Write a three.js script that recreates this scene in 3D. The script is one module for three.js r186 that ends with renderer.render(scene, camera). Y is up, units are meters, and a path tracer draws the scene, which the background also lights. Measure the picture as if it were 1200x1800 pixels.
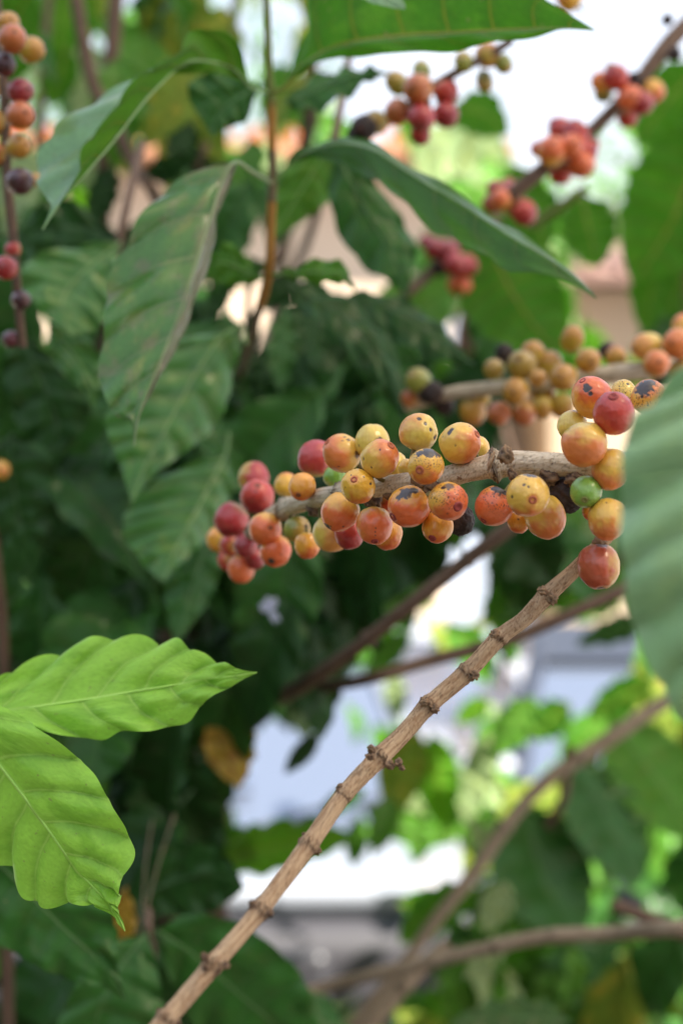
import * as THREE from 'three';
import { mergeGeometries } from 'three/addons/utils/BufferGeometryUtils.js';
import { ImprovedNoise } from 'three/addons/math/ImprovedNoise.js';
import { RoundedBoxGeometry } from 'three/addons/geometries/RoundedBoxGeometry.js';

// ------------------------------------------------------------------ camera, sky, sun, exposure
const scene = new THREE.Scene();
const HALF = 18 / 55, EYE = new THREE.Vector3(0, 1.5, 0), PITCH = 0.0656;
const camera = new THREE.PerspectiveCamera((2 * Math.atan(HALF) * 180) / Math.PI, 682 / 1024, 0.05, 400);
camera.position.copy(EYE); camera.rotation.set(PITCH, 0, 0);
camera.focus = 0.622; camera.userData.fStop = 5.3;
scene.add(camera);

const renderer = new THREE.WebGLRenderer({ antialias: true });
renderer.setSize(682, 1024);
renderer.toneMapping = THREE.LinearToneMapping;
renderer.toneMappingExposure = 4.8;
renderer.shadowMap.enabled = true;

const noise = new ImprovedNoise();
const N3 = (x, y, z) => noise.noise(x, y, z);
const fbm = (x, y, z, o = 4) => { let s = 0, a = 0.5; for (let i = 0; i < o; i++) { s += a * N3(x, y, z + i * 7.3); x *= 2.03; y *= 2.03; z *= 2.03; a *= 0.5; } return s; };
const clamp = (x, a = 0, b = 1) => Math.min(b, Math.max(a, x));
const sst = (a, b, x) => { const t = clamp((x - a) / (b - a)); return t * t * (3 - 2 * t); };
const lerp = (a, b, t) => a + (b - a) * t;
const rng = (s) => () => { s |= 0; s = (s + 0x6d2b79f5) | 0; let t = Math.imul(s ^ (s >>> 15), 1 | s); t = (t + Math.imul(t ^ (t >>> 7), 61 | t)) ^ t; return ((t ^ (t >>> 14)) >>> 0) / 4294967296; };

const SUN = new THREE.Vector3(Math.sin(1.13) * 0.66, 0.75, Math.cos(1.13) * 0.66).normalize();
{ // bright day with thin high haze: bluish overhead, paler low down, the same all round
  const W = 512, H = 256, data = new Float32Array(W * H * 4);
  for (let r = 0; r < H; r++) for (let c = 0; c < W; c++) {
    const el = ((r + 0.5) / H - 0.5) * Math.PI, az = ((c + 0.5) / W) * 2 * Math.PI;
    const x = Math.cos(el) * Math.cos(az), y = Math.sin(el), z = Math.cos(el) * Math.sin(az);
    const up = Math.max(0, y), k = Math.pow(1 - up, 2.2);
    let col = [lerp(0.46, 0.73, k), lerp(0.54, 0.79, k), lerp(0.70, 0.90, k)];
    const cl = sst(0.0, 0.35, fbm(x * 2.2 + 5, y * 4.5, z * 2.2, 5) + 0.08) * 0.6 * sst(0.0, 0.2, y);
    col = col.map((v, i) => lerp(v, [0.93, 0.95, 1.0][i], cl));
    if (y < 0) col = col.map((v, i) => lerp(v, [0.5, 0.48, 0.44][i], sst(0, -0.06, y)));
    const i = (r * W + c) * 4;
    data[i] = col[0] * 0.39; data[i + 1] = col[1] * 0.39; data[i + 2] = col[2] * 0.39; data[i + 3] = 1;
  }
  const t = new THREE.DataTexture(data, W, H, THREE.RGBAFormat, THREE.FloatType);
  t.mapping = THREE.EquirectangularReflectionMapping; t.magFilter = t.minFilter = THREE.LinearFilter; t.needsUpdate = true;
  scene.background = t; scene.environment = t;
}
const sun = new THREE.DirectionalLight(new THREE.Color().setRGB(1, 0.93, 0.82), 5);
sun.position.copy(SUN).multiplyScalar(40); sun.target.position.set(0, 0, -5); sun.castShadow = true;
sun.shadow.mapSize.set(4096, 4096);
Object.assign(sun.shadow.camera, { left: -20, right: 20, top: 20, bottom: -20, near: 1, far: 90 });
sun.shadow.radius = 1;
scene.add(sun, sun.target);

// ------------------------------------------------------------------ helpers
const V = (x, y, z) => new THREE.Vector3(x, y, z);
const camQ = new THREE.Quaternion().setFromEuler(new THREE.Euler(PITCH, 0, 0));
const at = (px, py, d) => V(((px - 600) / 900) * HALF * d, ((900 - py) / 900) * HALF * d, -d).applyQuaternion(camQ).add(EYE); // a place seen at (px, py) at a distance of d metres
const PX = (n, d) => (n * HALF * d) / 900;                                              // what spans n at that distance, in metres
const dirOf = (x, y, z) => V(x, -y, z).normalize().applyQuaternion(camQ);               // right, down, towards the eye
const used = {};
const numbered = (n) => { const k = used[n] = (used[n] ?? -1) + 1; return k ? n + '_' + String(k).padStart(3, '0') : n; };
function thing(name, label, category, pos = V(0, 0, 0), group) {
  const o = new THREE.Group(); o.name = numbered(name); o.position.copy(pos); scene.add(o); o.updateMatrixWorld(true);
  o.userData = { label, category }; if (group) o.userData.group = group;
  return o;
}
function mesh(name, g, m, parent) {
  const o = new THREE.Mesh(g, m); o.name = parent ? name : numbered(name); o.castShadow = o.receiveShadow = true; (parent ?? scene).add(o); return o;
}
function struct(name, g, m, pos) { const o = mesh(name, g, m); if (pos) o.position.copy(pos); o.userData.kind = 'structure'; return o; }
const std = (r, g, b, rough = 0.8, o = {}) => new THREE.MeshPhysicalMaterial({ color: new THREE.Color().setRGB(r, g, b), roughness: rough, side: THREE.DoubleSide, ...o });
function geo(pos, idx, uv, col) {
  const g = new THREE.BufferGeometry();
  g.setAttribute('position', new THREE.Float32BufferAttribute(pos, 3));
  if (uv) g.setAttribute('uv', new THREE.Float32BufferAttribute(uv, 2));
  if (col) g.setAttribute('color', new THREE.Float32BufferAttribute(col, 3));
  g.setIndex(idx); g.computeVertexNormals(); return g;
}
function dataTex(W, H, f, srgb) {
  const d = new Uint8Array(W * H * 4), enc = (v) => (v = clamp(v), srgb ? (v <= 0.0031308 ? v * 12.92 : 1.055 * Math.pow(v, 1 / 2.4) - 0.055) : v) * 255;
  for (let y = 0; y < H; y++) for (let x = 0; x < W; x++) { const c = f((x + 0.5) / W, (y + 0.5) / H), i = (y * W + x) * 4; d[i] = enc(c[0]); d[i + 1] = enc(c[1]); d[i + 2] = enc(c[2]); d[i + 3] = 255; }
  const t = new THREE.DataTexture(d, W, H, THREE.RGBAFormat); t.wrapS = t.wrapT = THREE.RepeatWrapping; t.magFilter = t.minFilter = THREE.LinearFilter;
  if (srgb) t.colorSpace = THREE.SRGBColorSpace; t.needsUpdate = true; return t;
}
const mix3 = (a, b, t) => [lerp(a[0], b[0], t), lerp(a[1], b[1], t), lerp(a[2], b[2], t)];

// ------------------------------------------------------------------ leaves
const VEINS = 9;
const phase = (u, v, right) => VEINS * (u - 0.07 * v * v) + (right ? 0.32 : 0);
const TONES = { // blade, vein, blotch (linear base colours), share of light let through
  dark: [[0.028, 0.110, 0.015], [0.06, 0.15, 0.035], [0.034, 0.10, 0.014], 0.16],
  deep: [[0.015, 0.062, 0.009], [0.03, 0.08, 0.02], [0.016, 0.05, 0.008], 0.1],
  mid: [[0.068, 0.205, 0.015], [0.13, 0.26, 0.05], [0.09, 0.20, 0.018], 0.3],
  soft: [[0.060, 0.19, 0.032], [0.15, 0.27, 0.075], [0.11, 0.22, 0.035], 0.24],
  worn: [[0.060, 0.175, 0.034], [0.17, 0.23, 0.09], [0.12, 0.19, 0.045], 0.2],
  pale: [[0.12, 0.27, 0.09], [0.19, 0.33, 0.12], [0.15, 0.28, 0.08], 0.24],
  fold: [[0.060, 0.21, 0.014], [0.13, 0.24, 0.025], [0.075, 0.215, 0.014], 0.5],
  near: [[0.25, 0.43, 0.21], [0.30, 0.47, 0.25], [0.28, 0.45, 0.20], 0.3],
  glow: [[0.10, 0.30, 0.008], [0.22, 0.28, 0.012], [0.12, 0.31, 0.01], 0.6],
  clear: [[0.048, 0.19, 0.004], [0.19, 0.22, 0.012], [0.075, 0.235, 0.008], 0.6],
  lime: [[0.29, 0.58, 0.06], [0.40, 0.66, 0.12], [0.23, 0.50, 0.045], 0.36],
  olive: [[0.16, 0.24, 0.025], [0.26, 0.28, 0.04], [0.34, 0.29, 0.03], 0.45],
  gold: [[0.50, 0.32, 0.02], [0.50, 0.30, 0.05], [0.42, 0.16, 0.02], 0.45],
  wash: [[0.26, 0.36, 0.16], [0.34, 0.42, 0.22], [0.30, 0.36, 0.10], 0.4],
};
const leafMats = {};
function leafMat(tone) {
  if (leafMats[tone]) return leafMats[tone];
  const [b, ve, bl, tr] = TONES[tone], s = tone.length * 3.7 + tone.charCodeAt(0);
  const map = dataTex(256, 512, (x, y) => {
    const v = Math.abs(2 * x - 1), right = x > 0.5, f = phase(y, v, right), dv = Math.abs(f - Math.round(f));
    const blot = sst(0.02, 0.3, fbm(x * 5 + s, y * 9, s, 4)), grain = 1 + (tone === 'lime' ? 0.16 : 0.35) * fbm(x * 42, y * 85, s, 3);
    let c = mix3(b, bl, blot).map((q) => q * grain);
    c = c.map((q) => q * (1 + 0.22 * (Math.abs(Math.sin(Math.PI * f)) - 0.5)));
    const lat = sst(0.055 - 0.03 * v, 0.012, dv) * (0.75 - 0.5 * v);
    c = mix3(c, ve, lat);
    const tert = sst(0.05, 0.0, Math.abs(N3(x * 22, y * 60 + f, s + 3))) * 0.16;
    c = mix3(c, ve, tert);
    c = mix3(c, ve, sst(0.05 * (1.1 - 0.6 * y), 0.018, v) * 0.9);
    if (tone === 'worn') c = mix3(c, [0.19, 0.155, 0.115], clamp(0.8 * sst(0.46, 0.62, x + 0.05 * fbm(x * 8, y * 14, 2, 3)) + 0.5 * sst(0.05, 0.3, fbm(x * 7, y * 16, 8, 4))) * 0.8);
    if (fbm(x * 26, y * 52, s + 9, 2) > 0.385) c = mix3(c, [0.24, 0.19, 0.09], 0.5);
    return c;
  }, true);
  const bump = dataTex(256, 512, (x, y) => {
    const v = Math.abs(2 * x - 1), f = phase(y, v, x > 0.5), dv = Math.abs(f - Math.round(f));
    const h = 0.6 - 0.4 * sst(0.06, 0.0, dv) * (1 - 0.4 * v) + 0.5 * fbm(x * 30, y * 60, s + 4, 3); return [h, h, h];
  });
  return leafMats[tone] = new THREE.MeshPhysicalMaterial({ color: 0xffffff, map, bumpMap: bump, bumpScale: 0.0006, roughness: 0.9, specularIntensity: 0.25, side: THREE.DoubleSide, transmission: tr, thickness: 0, clearcoat: { near: 1, clear: 0.06, glow: 0.06, olive: 0.1, wash: 0.1, deep: 0.35, pale: 1, fold: 0.8, soft: 1, worn: 1, dark: 0.42, mid: 0.25 }[tone] ?? 0.6, clearcoatRoughness: { near: 0.4, lime: 0.36, pale: 0.24, fold: 0.26, soft: 0.26, worn: 0.26 }[tone] ?? 0.28 });
}
const cat = (a, b, c, d, t) => 0.5 * (2 * b + (c - a) * t + (2 * a - 5 * b + 4 * c - d) * t * t + (3 * b - a - 3 * c + d) * t * t * t);
function along(list, t) { // Catmull-Rom through rows of numbers
  const n = list.length - 1, x = clamp(t) * n, i = Math.min(n - 1, Math.floor(x)), f = x - i, g = (k) => list[clamp(k, 0, n)];
  return list[i].map((_, j) => cat(g(i - 1)[j], g(i)[j], g(i + 1)[j], g(i + 2)[j], f));
}
// rows: midrib point, left margin point, right margin point (nine numbers, metres)
function bladeGeometry(rows, o = {}) {
  const { nu = 72, nv = 8, puff = 0.0016, scallop = 0.03, wave = 0.003, camber = 0.05, seed = 1, flip = 1, lift = 0, sharp = 0.7 } = o;
  const pos = [], uv = [], idx = [], T = V(), A = V(), B = V(), Nn = V(), M = V(), P = V();
  for (let i = 0; i <= nu; i++) {
    const u = i / nu, r = along(rows, u), r2 = along(rows, Math.min(1, u + 0.01)), r1 = along(rows, Math.max(0, u - 0.01));
    T.set(r2[0] - r1[0], r2[1] - r1[1], r2[2] - r1[2]);
    A.set(r[3], r[4], r[5]); B.set(r[6], r[7], r[8]); P.set(r[0], r[1], r[2]);
    const w = A.distanceTo(B) * 0.5, end = sst(0, 0.12, u) * sst(0.94, 0.7, u);
    Nn.copy(B).sub(A).cross(T).normalize().multiplyScalar(flip); if (Nn.lengthSq() < 0.5) Nn.set(0, 1, 0);
    for (let j = -nv; j <= nv; j++) {
      const v = Math.abs(j) / nv, right = j > 0, f = phase(u, v, right), c = Math.abs(Math.sin(Math.PI * f));
      const vary = 1 + 0.8 * N3(u * 9 + seed * 3.1, right ? 4.2 : 9.7, seed), k = v * (1 + scallop * vary * (c - 0.62) * v * v * end * 1.6);
      M.copy(right ? B : A).sub(P).multiplyScalar(k).add(P);
      const h = lift + puff * (Math.pow(c, sharp) - 0.45) * Math.sqrt(v) * (1 - 0.25 * v) * end + wave * vary * Math.sin(Math.PI * f * 1.0 + seed + (right ? 1.7 : 0)) * v * v * end + (camber * w * Math.sin(Math.PI * v) + wave * 0.8 * N3(u * 6, v * 3 * (right ? 1 : -1), seed + 5)) * end;
      M.addScaledVector(Nn, h);
      pos.push(M.x, M.y, M.z); uv.push(0.5 + (0.5 * j) / nv, u);
    }
  }
  const row = 2 * nv + 1;
  for (let i = 0; i < nu; i++) for (let j = 0; j < row - 1; j++) { const a = i * row + j; idx.push(a, a + 1, a + row, a + 1, a + row + 1, a + row); }
  return geo(pos, idx, uv);
}
// a tube through points [x, y, z, radius] with uv fixed to the leaf's midrib
function wire(rows, radial = 6, n = 24, uvAt) {
  const pos = [], idx = [], uv = [], X = V(), Y = V(), T = V(), ref = V(0.31, 0.2, 0.93);
  for (let i = 0; i <= n; i++) {
    const u = i / n, p = along(rows, u), a = along(rows, Math.max(0, u - 0.02)), b = along(rows, Math.min(1, u + 0.02));
    T.set(b[0] - a[0], b[1] - a[1], b[2] - a[2]).normalize(); X.copy(ref).cross(T).normalize(); Y.copy(T).cross(X);
    for (let j = 0; j <= radial; j++) {
      const w = (j / radial) * 2 * Math.PI, c = Math.cos(w) * p[3], s = Math.sin(w) * p[3];
      pos.push(p[0] + X.x * c + Y.x * s, p[1] + X.y * c + Y.y * s, p[2] + X.z * c + Y.z * s);
      uv.push(...(uvAt ?? [j / radial, u]));
    }
  }
  for (let i = 0; i < n; i++) for (let j = 0; j < radial; j++) { const a = i * (radial + 1) + j; idx.push(a, a + 1, a + radial + 1, a + 1, a + radial + 2, a + radial + 1); }
  return geo(pos, idx, uv);
}
const ribMats = {};
const ribMat = (tone) => ribMats[tone] ??= std(...TONES[tone][1].map((q) => q * 1.1), 0.5, { clearcoat: 0.3, clearcoatRoughness: 0.4 });
// a leaf set out by its midrib and margins: [px, py, d, left px, py, d offset, right px, py, d offset]
function leaf(parent, tone, rows, o = {}) {
  const org = parent.position, w = rows.map((r) => {
    const p = at(r[0], r[1], r[2]).sub(org), l = r.length > 3 ? at(r[3], r[4], r[2] + r[5]).sub(org) : p, q = r.length > 3 ? at(r[6], r[7], r[2] + r[8]).sub(org) : p;
    return [p.x, p.y, p.z, l.x, l.y, l.z, q.x, q.y, q.z];
  });
  const m = mesh('leaf', bladeGeometry(w, o), leafMat(tone), parent);
  if (o.under) mesh('underside', bladeGeometry(w, { ...o, lift: o.lift ?? -0.0004 }), leafMat(o.under), m);
  const R = o.rib ?? 0.0009, stalk = (o.stalk ?? []).map((s) => { const p = at(...s).sub(org); return [p.x, p.y, p.z, R * 1.3]; });
  const line = w.map((q, i) => [q[0], q[1], q[2], lerp(R, R * 0.25, i / (w.length - 1))]);
  mesh('midrib', wire([...stalk, ...line], 7, 40), ribMat(tone), m);
  return m;
}
// unit leaves for the shrubs: base at the origin, pointing along +x, upper face +y, one unit long
const unitLeaves = [];
for (let k = 0; k < 7; k++) {
  const R = rng(40 + k), droop = 0.05 + 0.3 * R(), fold = 0.1 + 0.35 * R(), side = (R() - 0.5) * 0.16, wd = 0.2 + 0.05 * R(), rows = [];
  for (let i = 0; i <= 10; i++) {
    const u = i / 10, x = u * (1 - 0.25 * droop * u), y = -droop * u * u + 0.06 * Math.sin(u * 3), z = side * u * u;
    const w = i === 10 ? 0.0005 : u < 0.12 ? 0.004 : wd * Math.pow(Math.sin(Math.PI * Math.pow((u - 0.1) / 0.9, 0.85)), 0.8) * (u > 0.8 ? 0.75 : 1), dy = fold * w;
    rows.push([x, y, z, x + w * 0.25, y + dy, z - w, x + w * 0.25, y + dy, z + w]);
  }
  const g = bladeGeometry(rows, { nu: 40, nv: 4, puff: 0.016, scallop: 0.045, wave: 0.026, seed: k * 5.3 + 1 });
  const rib = wire(rows.map((r, i) => [r[0], r[1], r[2], lerp(0.011, 0.003, i / 10)]), 5, 20, [0.5, 0.3]);
  unitLeaves.push(mergeGeometries([g, rib]));
}
function unitLeaf(parent, tone, base, dir, up, len, k) { // base in the world
  const x = dir.clone().normalize(), z = x.clone().cross(up).normalize(), y = z.clone().cross(x);
  const m = mesh('leaf', unitLeaves[k % 7], leafMat(tone), parent);
  m.quaternion.setFromRotationMatrix(new THREE.Matrix4().makeBasis(x, y, z)); m.position.copy(base).sub(parent.position); m.scale.setScalar(len);
  return m;
}

// ------------------------------------------------------------------ wood
const barkMat = new THREE.MeshPhysicalMaterial({ color: 0xffffff, vertexColors: true, roughness: 0.82, side: THREE.DoubleSide });
const BARK = {
  ash: [[0.62, 0.53, 0.41], [0.42, 0.32, 0.215], [0.06, 0.038, 0.024]],
  tan: [[0.50, 0.35, 0.215], [0.29, 0.165, 0.085], [0.075, 0.036, 0.018]],
  brown: [[0.15, 0.092, 0.06], [0.10, 0.058, 0.037], [0.035, 0.02, 0.014]],
  grey: [[0.36, 0.285, 0.205], [0.26, 0.195, 0.135], [0.06, 0.045, 0.03]],
  green: [[0.11, 0.17, 0.03], [0.15, 0.16, 0.03], [0.07, 0.07, 0.02]],
  amber: [[0.34, 0.16, 0.025], [0.22, 0.075, 0.018], [0.05, 0.02, 0.01]],
};
// a stem through [px, py, d, radius in px]: ridged, cracked bark; nodes at the given fractions swell it
function stem(parent, rows, kind, o = {}) {
  const { radial = 20, step = 0.0016, nodes = [], seed = 1, rough = 1, name = 'stem', mats } = o, org = parent.position;
  const w = rows.map((r) => { const p = at(r[0], r[1], r[2]).sub(org); return [p.x, p.y, p.z, PX(r[3], r[2])]; });
  let L = 0; for (let i = 1; i < w.length; i++) L += Math.hypot(w[i][0] - w[i - 1][0], w[i][1] - w[i - 1][1], w[i][2] - w[i - 1][2]);
  const n = Math.max(8, Math.round(L / step)), pos = [], col = [], idx = [], X = V(), Y = V(), T = V(), pal = BARK[kind];
  X.set(0.2, 0.1, 1);
  for (let i = 0; i <= n; i++) {
    const u = i / n, p = along(w, u), a = along(w, Math.max(0, u - 0.5 / n)), b = along(w, Math.min(1, u + 0.5 / n)), s = u * L;
    T.set(b[0] - a[0], b[1] - a[1], b[2] - a[2]).normalize(); X.addScaledVector(T, -X.dot(T)).normalize(); Y.copy(T).cross(X);
    let near = 0; for (const q of nodes) near = Math.max(near, (0.5 + 0.75 * Math.abs(Math.sin(q * 917 + seed))) * Math.exp(-Math.pow(((u - q) * L) / (p[3] * 0.62), 2)));
    let joint = 0; for (const q of nodes) joint = Math.max(joint, Math.exp(-Math.pow((((u - q) * L) / p[3] - 0.35) / 0.13, 2)));
    const mt = mats ? mats(u) : null;
    for (let j = 0; j <= radial; j++) {
      const t = ((j % radial) / radial) * 2 * Math.PI, cx = Math.cos(t), cy = Math.sin(t), k = 1 / p[3];
      const fib = fbm(cx * 3.2 + seed, cy * 3.2, s * k * 0.35 + seed, 4), fine = fbm(cx * 7, cy * 7 + seed, s * k * 2.6, 3);
      const ring = Math.abs(N3(s * k * 1.1 + seed * 3, cx * 0.8, cy * 0.8 + seed)), fis = Math.abs(N3(cx * 2.6 + seed, cy * 2.6, s * k * 0.22 + 9));
      const crack = rough * (sst(0.05, 0.0, ring) * sst(-0.25, 0.1, fine) * 0.55 + sst(0.035, 0.0, fis) * sst(-0.2, 0.15, N3(cx * 2, cy * 2, s * k * 0.8)) * 0.7);
      const r = p[3] * (1 - 0.08 * joint + 0.1 * rough * fib + 0.06 * rough * fine - 0.1 * crack + near * (0.24 + 0.5 * rough * fine + 0.1 * Math.cos(2 * t + seed)));
      pos.push(p[0] + r * (X.x * cx + Y.x * cy), p[1] + r * (X.y * cx + Y.y * cy), p[2] + r * (X.z * cx + Y.z * cy));
      let c = mix3(pal[0], pal[1], clamp(0.45 + 1.6 * fib + 1.3 * fine));
      if (mt) c = mix3(c, BARK[mt[0]][0], mt[1]);
      c = mix3(c, pal[2], clamp(crack * 0.85 + rough * joint * 0.75 * sst(-0.35, 0.1, fine) + rough * near * (0.25 + sst(-0.1, 0.25, fine) * 0.6) + rough * sst(0.22, 0.36, fine) * 0.45)); col.push(...c);
    }
  }
  for (let i = 0; i < n; i++) for (let j = 0; j < radial; j++) { const q = i * (radial + 1) + j; idx.push(q, q + 1, q + radial + 1, q + 1, q + radial + 2, q + radial + 1); }
  const m = mesh(name, geo(pos, idx, null, col), barkMat, parent);
  parent.userData.axis = w.map((r) => V(r[0], r[1], r[2]));
  return m;
}
// a rough lump of old bark where a leaf or a fruit stalk came off
function knob(parent, px, py, d, rpx, o = {}) {
  const { sx = 1, sy = 1, seed = 1, dark = 0.55, name = 'bud_scar', amp = 0.5 } = o, g = new THREE.SphereGeometry(1, 22, 16), q = g.attributes.position, col = [], R = PX(rpx, d);
  for (let i = 0; i < q.count; i++) {
    const v = V(q.getX(i), q.getY(i), q.getZ(i)), h = fbm(v.x * 1.8 + seed * 5, v.y * 1.8, v.z * 1.8, 4), c = 1 + amp * h * 1.6;
    q.setXYZ(i, v.x * R * c * sx, v.y * R * c * sy, v.z * R * c);
    col.push(...mix3(mix3(BARK.tan[0], BARK.tan[1], clamp(0.5 + h * 2)), [0.05, 0.024, 0.016], clamp(dark - h * 1.5)));
  }
  g.setAttribute('color', new THREE.Float32BufferAttribute(col, 3)); g.computeVertexNormals();
  const m = mesh(name, g, barkMat, parent); m.position.copy(at(px, py, d).sub(parent.position)); m.rotation.z = o.turn ?? 0; return m;
}

// ------------------------------------------------------------------ coffee cherries
const skinMat = new THREE.MeshPhysicalMaterial({ color: 0xffffff, vertexColors: true, roughness: 0.5, clearcoat: 0.75, clearcoatRoughness: 0.24 });
const driedMat = new THREE.MeshPhysicalMaterial({ color: 0xffffff, vertexColors: true, roughness: 0.7 });
const stalkMat = std(0.16, 0.14, 0.05, 0.7);
const SKIN = { // base, blush
  yellow: [[0.76, 0.45, 0.065], [0.70, 0.19, 0.04]], lemon: [[0.70, 0.50, 0.085], [0.70, 0.30, 0.06]], gold: [[0.74, 0.40, 0.03], [0.70, 0.18, 0.03]], rust: [[0.55, 0.30, 0.03], [0.46, 0.08, 0.03]],
  ochre: [[0.46, 0.30, 0.02], [0.48, 0.22, 0.02]], russet: [[0.50, 0.24, 0.02], [0.47, 0.115, 0.02]],
  orange: [[0.77, 0.33, 0.025], [0.68, 0.115, 0.02]], peach: [[0.78, 0.40, 0.055], [0.70, 0.135, 0.03]], red: [[0.52, 0.042, 0.024], [0.34, 0.010, 0.014]],
  crimson: [[0.42, 0.022, 0.026], [0.27, 0.010, 0.018]], purple: [[0.11, 0.013, 0.024], [0.05, 0.008, 0.015]], green: [[0.14, 0.33, 0.03], [0.20, 0.38, 0.05]],
  olive: [[0.25, 0.27, 0.03], [0.38, 0.24, 0.03]], flushed: [[0.52, 0.36, 0.05], [0.42, 0.03, 0.028]], dried: [[0.045, 0.024, 0.02], [0.02, 0.012, 0.012]],
};
let cherrySeed = 1;
const tipRing = new THREE.LatheGeometry([[0.001, 0.0], [0.07, 0.012], [0.11, 0.05], [0.16, 0.065], [0.2, 0.03], [0.235, -0.03], [0.25, -0.08]].map((p) => new THREE.Vector2(p[0], p[1])), 16);
const tipMats = {}; const tipMat = (r, g, b) => tipMats[[r, g, b]] ??= std(r, g, b, 0.6);
// px, py, d: centre; r: radius in px; tip: where its navel shows, [x, y] from the centre in radii (or [x, y, -1] for one turned away)
function cherry(parent, px, py, d, r, kind, o = {}) {
  const seed = cherrySeed++, R = PX(r, d), C = at(px, py, d).sub(parent.position), rnd = rng(seed * 77);
  const axisPts = parent.userData.axis; let near = null, best = 1e9;
  if (axisPts) for (let i = 0; i < axisPts.length - 1; i++) { const q = new THREE.Line3(axisPts[i], axisPts[i + 1]).closestPointToPoint(C, true, V()); const e = q.distanceTo(C); if (e < best) { best = e; near = q; } }
  let axis;
  if (o.tip) { const [x, y, s] = o.tip, zz = s ? -0.06 : Math.sqrt(Math.max(0.02, 1 - x * x - y * y)); axis = dirOf(x, y, zz); }
  else axis = near ? C.clone().sub(near).normalize() : dirOf(0, 1, 0.2);
  const el = o.el ?? 1.1, fine = r > 15 && d < 0.85, nu = fine ? (d < 0.66 ? 104 : 60) : 26, nv = fine ? (d < 0.66 ? 76 : 44) : 18;
  const q = new THREE.Quaternion().setFromUnitVectors(V(0, 1, 0), axis), inv = q.clone().invert();
  const bd = o.blush ? dirOf(...o.blush).applyQuaternion(inv) : V(0, 1, 0), amt = o.amt ?? 0.5, [c0, c1] = SKIN[kind];
  const burns = (o.burn ?? []).map(([x, y, s, g = 1]) => [dirOf(x, y, Math.sqrt(Math.max(0.02, 1 - x * x - y * y))).applyQuaternion(inv), s, g]);
  for (let i = 0; i < (Math.round((o.spots ?? (fine ? 4 : 0)) * 0.6)); i++) { const a = rnd() * 6.28, y = rnd() * 2 - 1, k = Math.sqrt(1 - y * y); burns.push([V(Math.cos(a) * k, y, Math.sin(a) * k), 0.03 + 0.055 * rnd() * rnd(), 0.6 + 0.4 * rnd()]); }
  const pos = [], col = [], idx = [], p = V(), dead = kind === 'dried';
  for (let i = 0; i <= nv; i++) for (let j = 0; j <= nu; j++) {
    const th = (i / nv) * Math.PI, ph = ((j % nu) / nu) * 2 * Math.PI;
    p.set(Math.sin(th) * Math.cos(ph), Math.cos(th), Math.sin(th) * Math.sin(ph));
    const n1 = fbm(p.x * 1.5 + seed * 3, p.y * 1.5, p.z * 1.5, 3), n2 = fbm(p.x * 5 + seed, p.y * 5, p.z * 5, 3);
    let rr = 1 + 0.075 * n1 + (dead ? 0.09 * n2 + 0.05 * Math.sin(ph * 5 + n1 * 6) * Math.sin(th) : 0);
    if (p.y > 0.9) rr -= 0.03 * sst(0.95, 1, p.y);
    if (p.y < -0.6) rr *= 1 - 0.1 * sst(-0.6, -1, p.y);
    let burnAll = 0;
    let c = mix3(c0, c1, sst(-0.25, 0.55, p.dot(bd) + n1 * 0.9 + (amt - 0.5) * 1.6 + 0.1));
    c = c.map((v, k) => v * (1 + [0.1, 0.2, 0.3][k] * n2));
    const streak = sst(0.12, 0.32, N3(Math.cos(ph) * 7 + seed, p.y * 1.2, Math.sin(ph) * 7)); c = mix3(c, c.map((v, k) => v * [0.88, 0.72, 0.7][k]), streak * 0.35);
    if (kind !== 'dried' && kind !== 'purple') c = mix3(c, [0.36, 0.34, 0.05], 0.5 * sst(-0.55, -0.98, p.y));
    if (o.navel !== 0) c = mix3(c, mix3(c1, [0.42, 0.1, 0.05], 0.3), 0.6 * sst(0.93, 0.99, p.y + n2 * 0.04));
    for (const [b, s, g] of burns) { const e = Math.acos(clamp(p.dot(b), -1, 1)) - s * (1 + 1.1 * n2 + 0.5 * n1); burnAll = Math.max(burnAll, g * sst(0.035 + s * 0.1, -0.02, e)); }
    if (o.speckle) { const e = N3(p.x * 13 + seed, p.y * 13, p.z * 13) + 0.35 * n2; burnAll = Math.max(burnAll, o.speckle * sst(0.3, 0.42, e) * sst(-0.1, 0.7, p.dot(burns.length ? burns[0][0] : bd))); }
    c = mix3(c, [0.085, 0.034, 0.018], Math.min(1, burnAll * 1.3)); c = mix3(c, [0.018, 0.012, 0.014], sst(0.6, 1, burnAll) * 0.85);
    rr -= 0.02 * burnAll;
    pos.push(p.x * R * rr, p.y * R * rr * el, p.z * R * rr); col.push(...c);
  }
  for (let i = 0; i < nv; i++) for (let j = 0; j < nu; j++) { const a = i * (nu + 1) + j; idx.push(a, a + 1, a + nu + 1, a + 1, a + nu + 2, a + nu + 1); }
  const m = mesh('cherry', geo(pos, idx, null, col), dead ? driedMat : skinMat, parent); m.position.copy(C); m.quaternion.copy(q);
  if (o.say) m.userData.label = o.say;
  if (o.navel !== 0 && r > 13) { const t = mesh('navel', tipRing, o.navelDark ? tipMat(0.06, 0.03, 0.02) : kind === 'green' ? tipMat(0.2, 0.2, 0.05) : kind === 'yellow' || kind === 'gold' || kind === 'lemon' ? tipMat(0.40, 0.10, 0.04) : tipMat(0.28, 0.035, 0.03), m); t.position.y = R * el * 0.955; t.scale.setScalar(R * (o.ns ?? 0.95)); }
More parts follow.
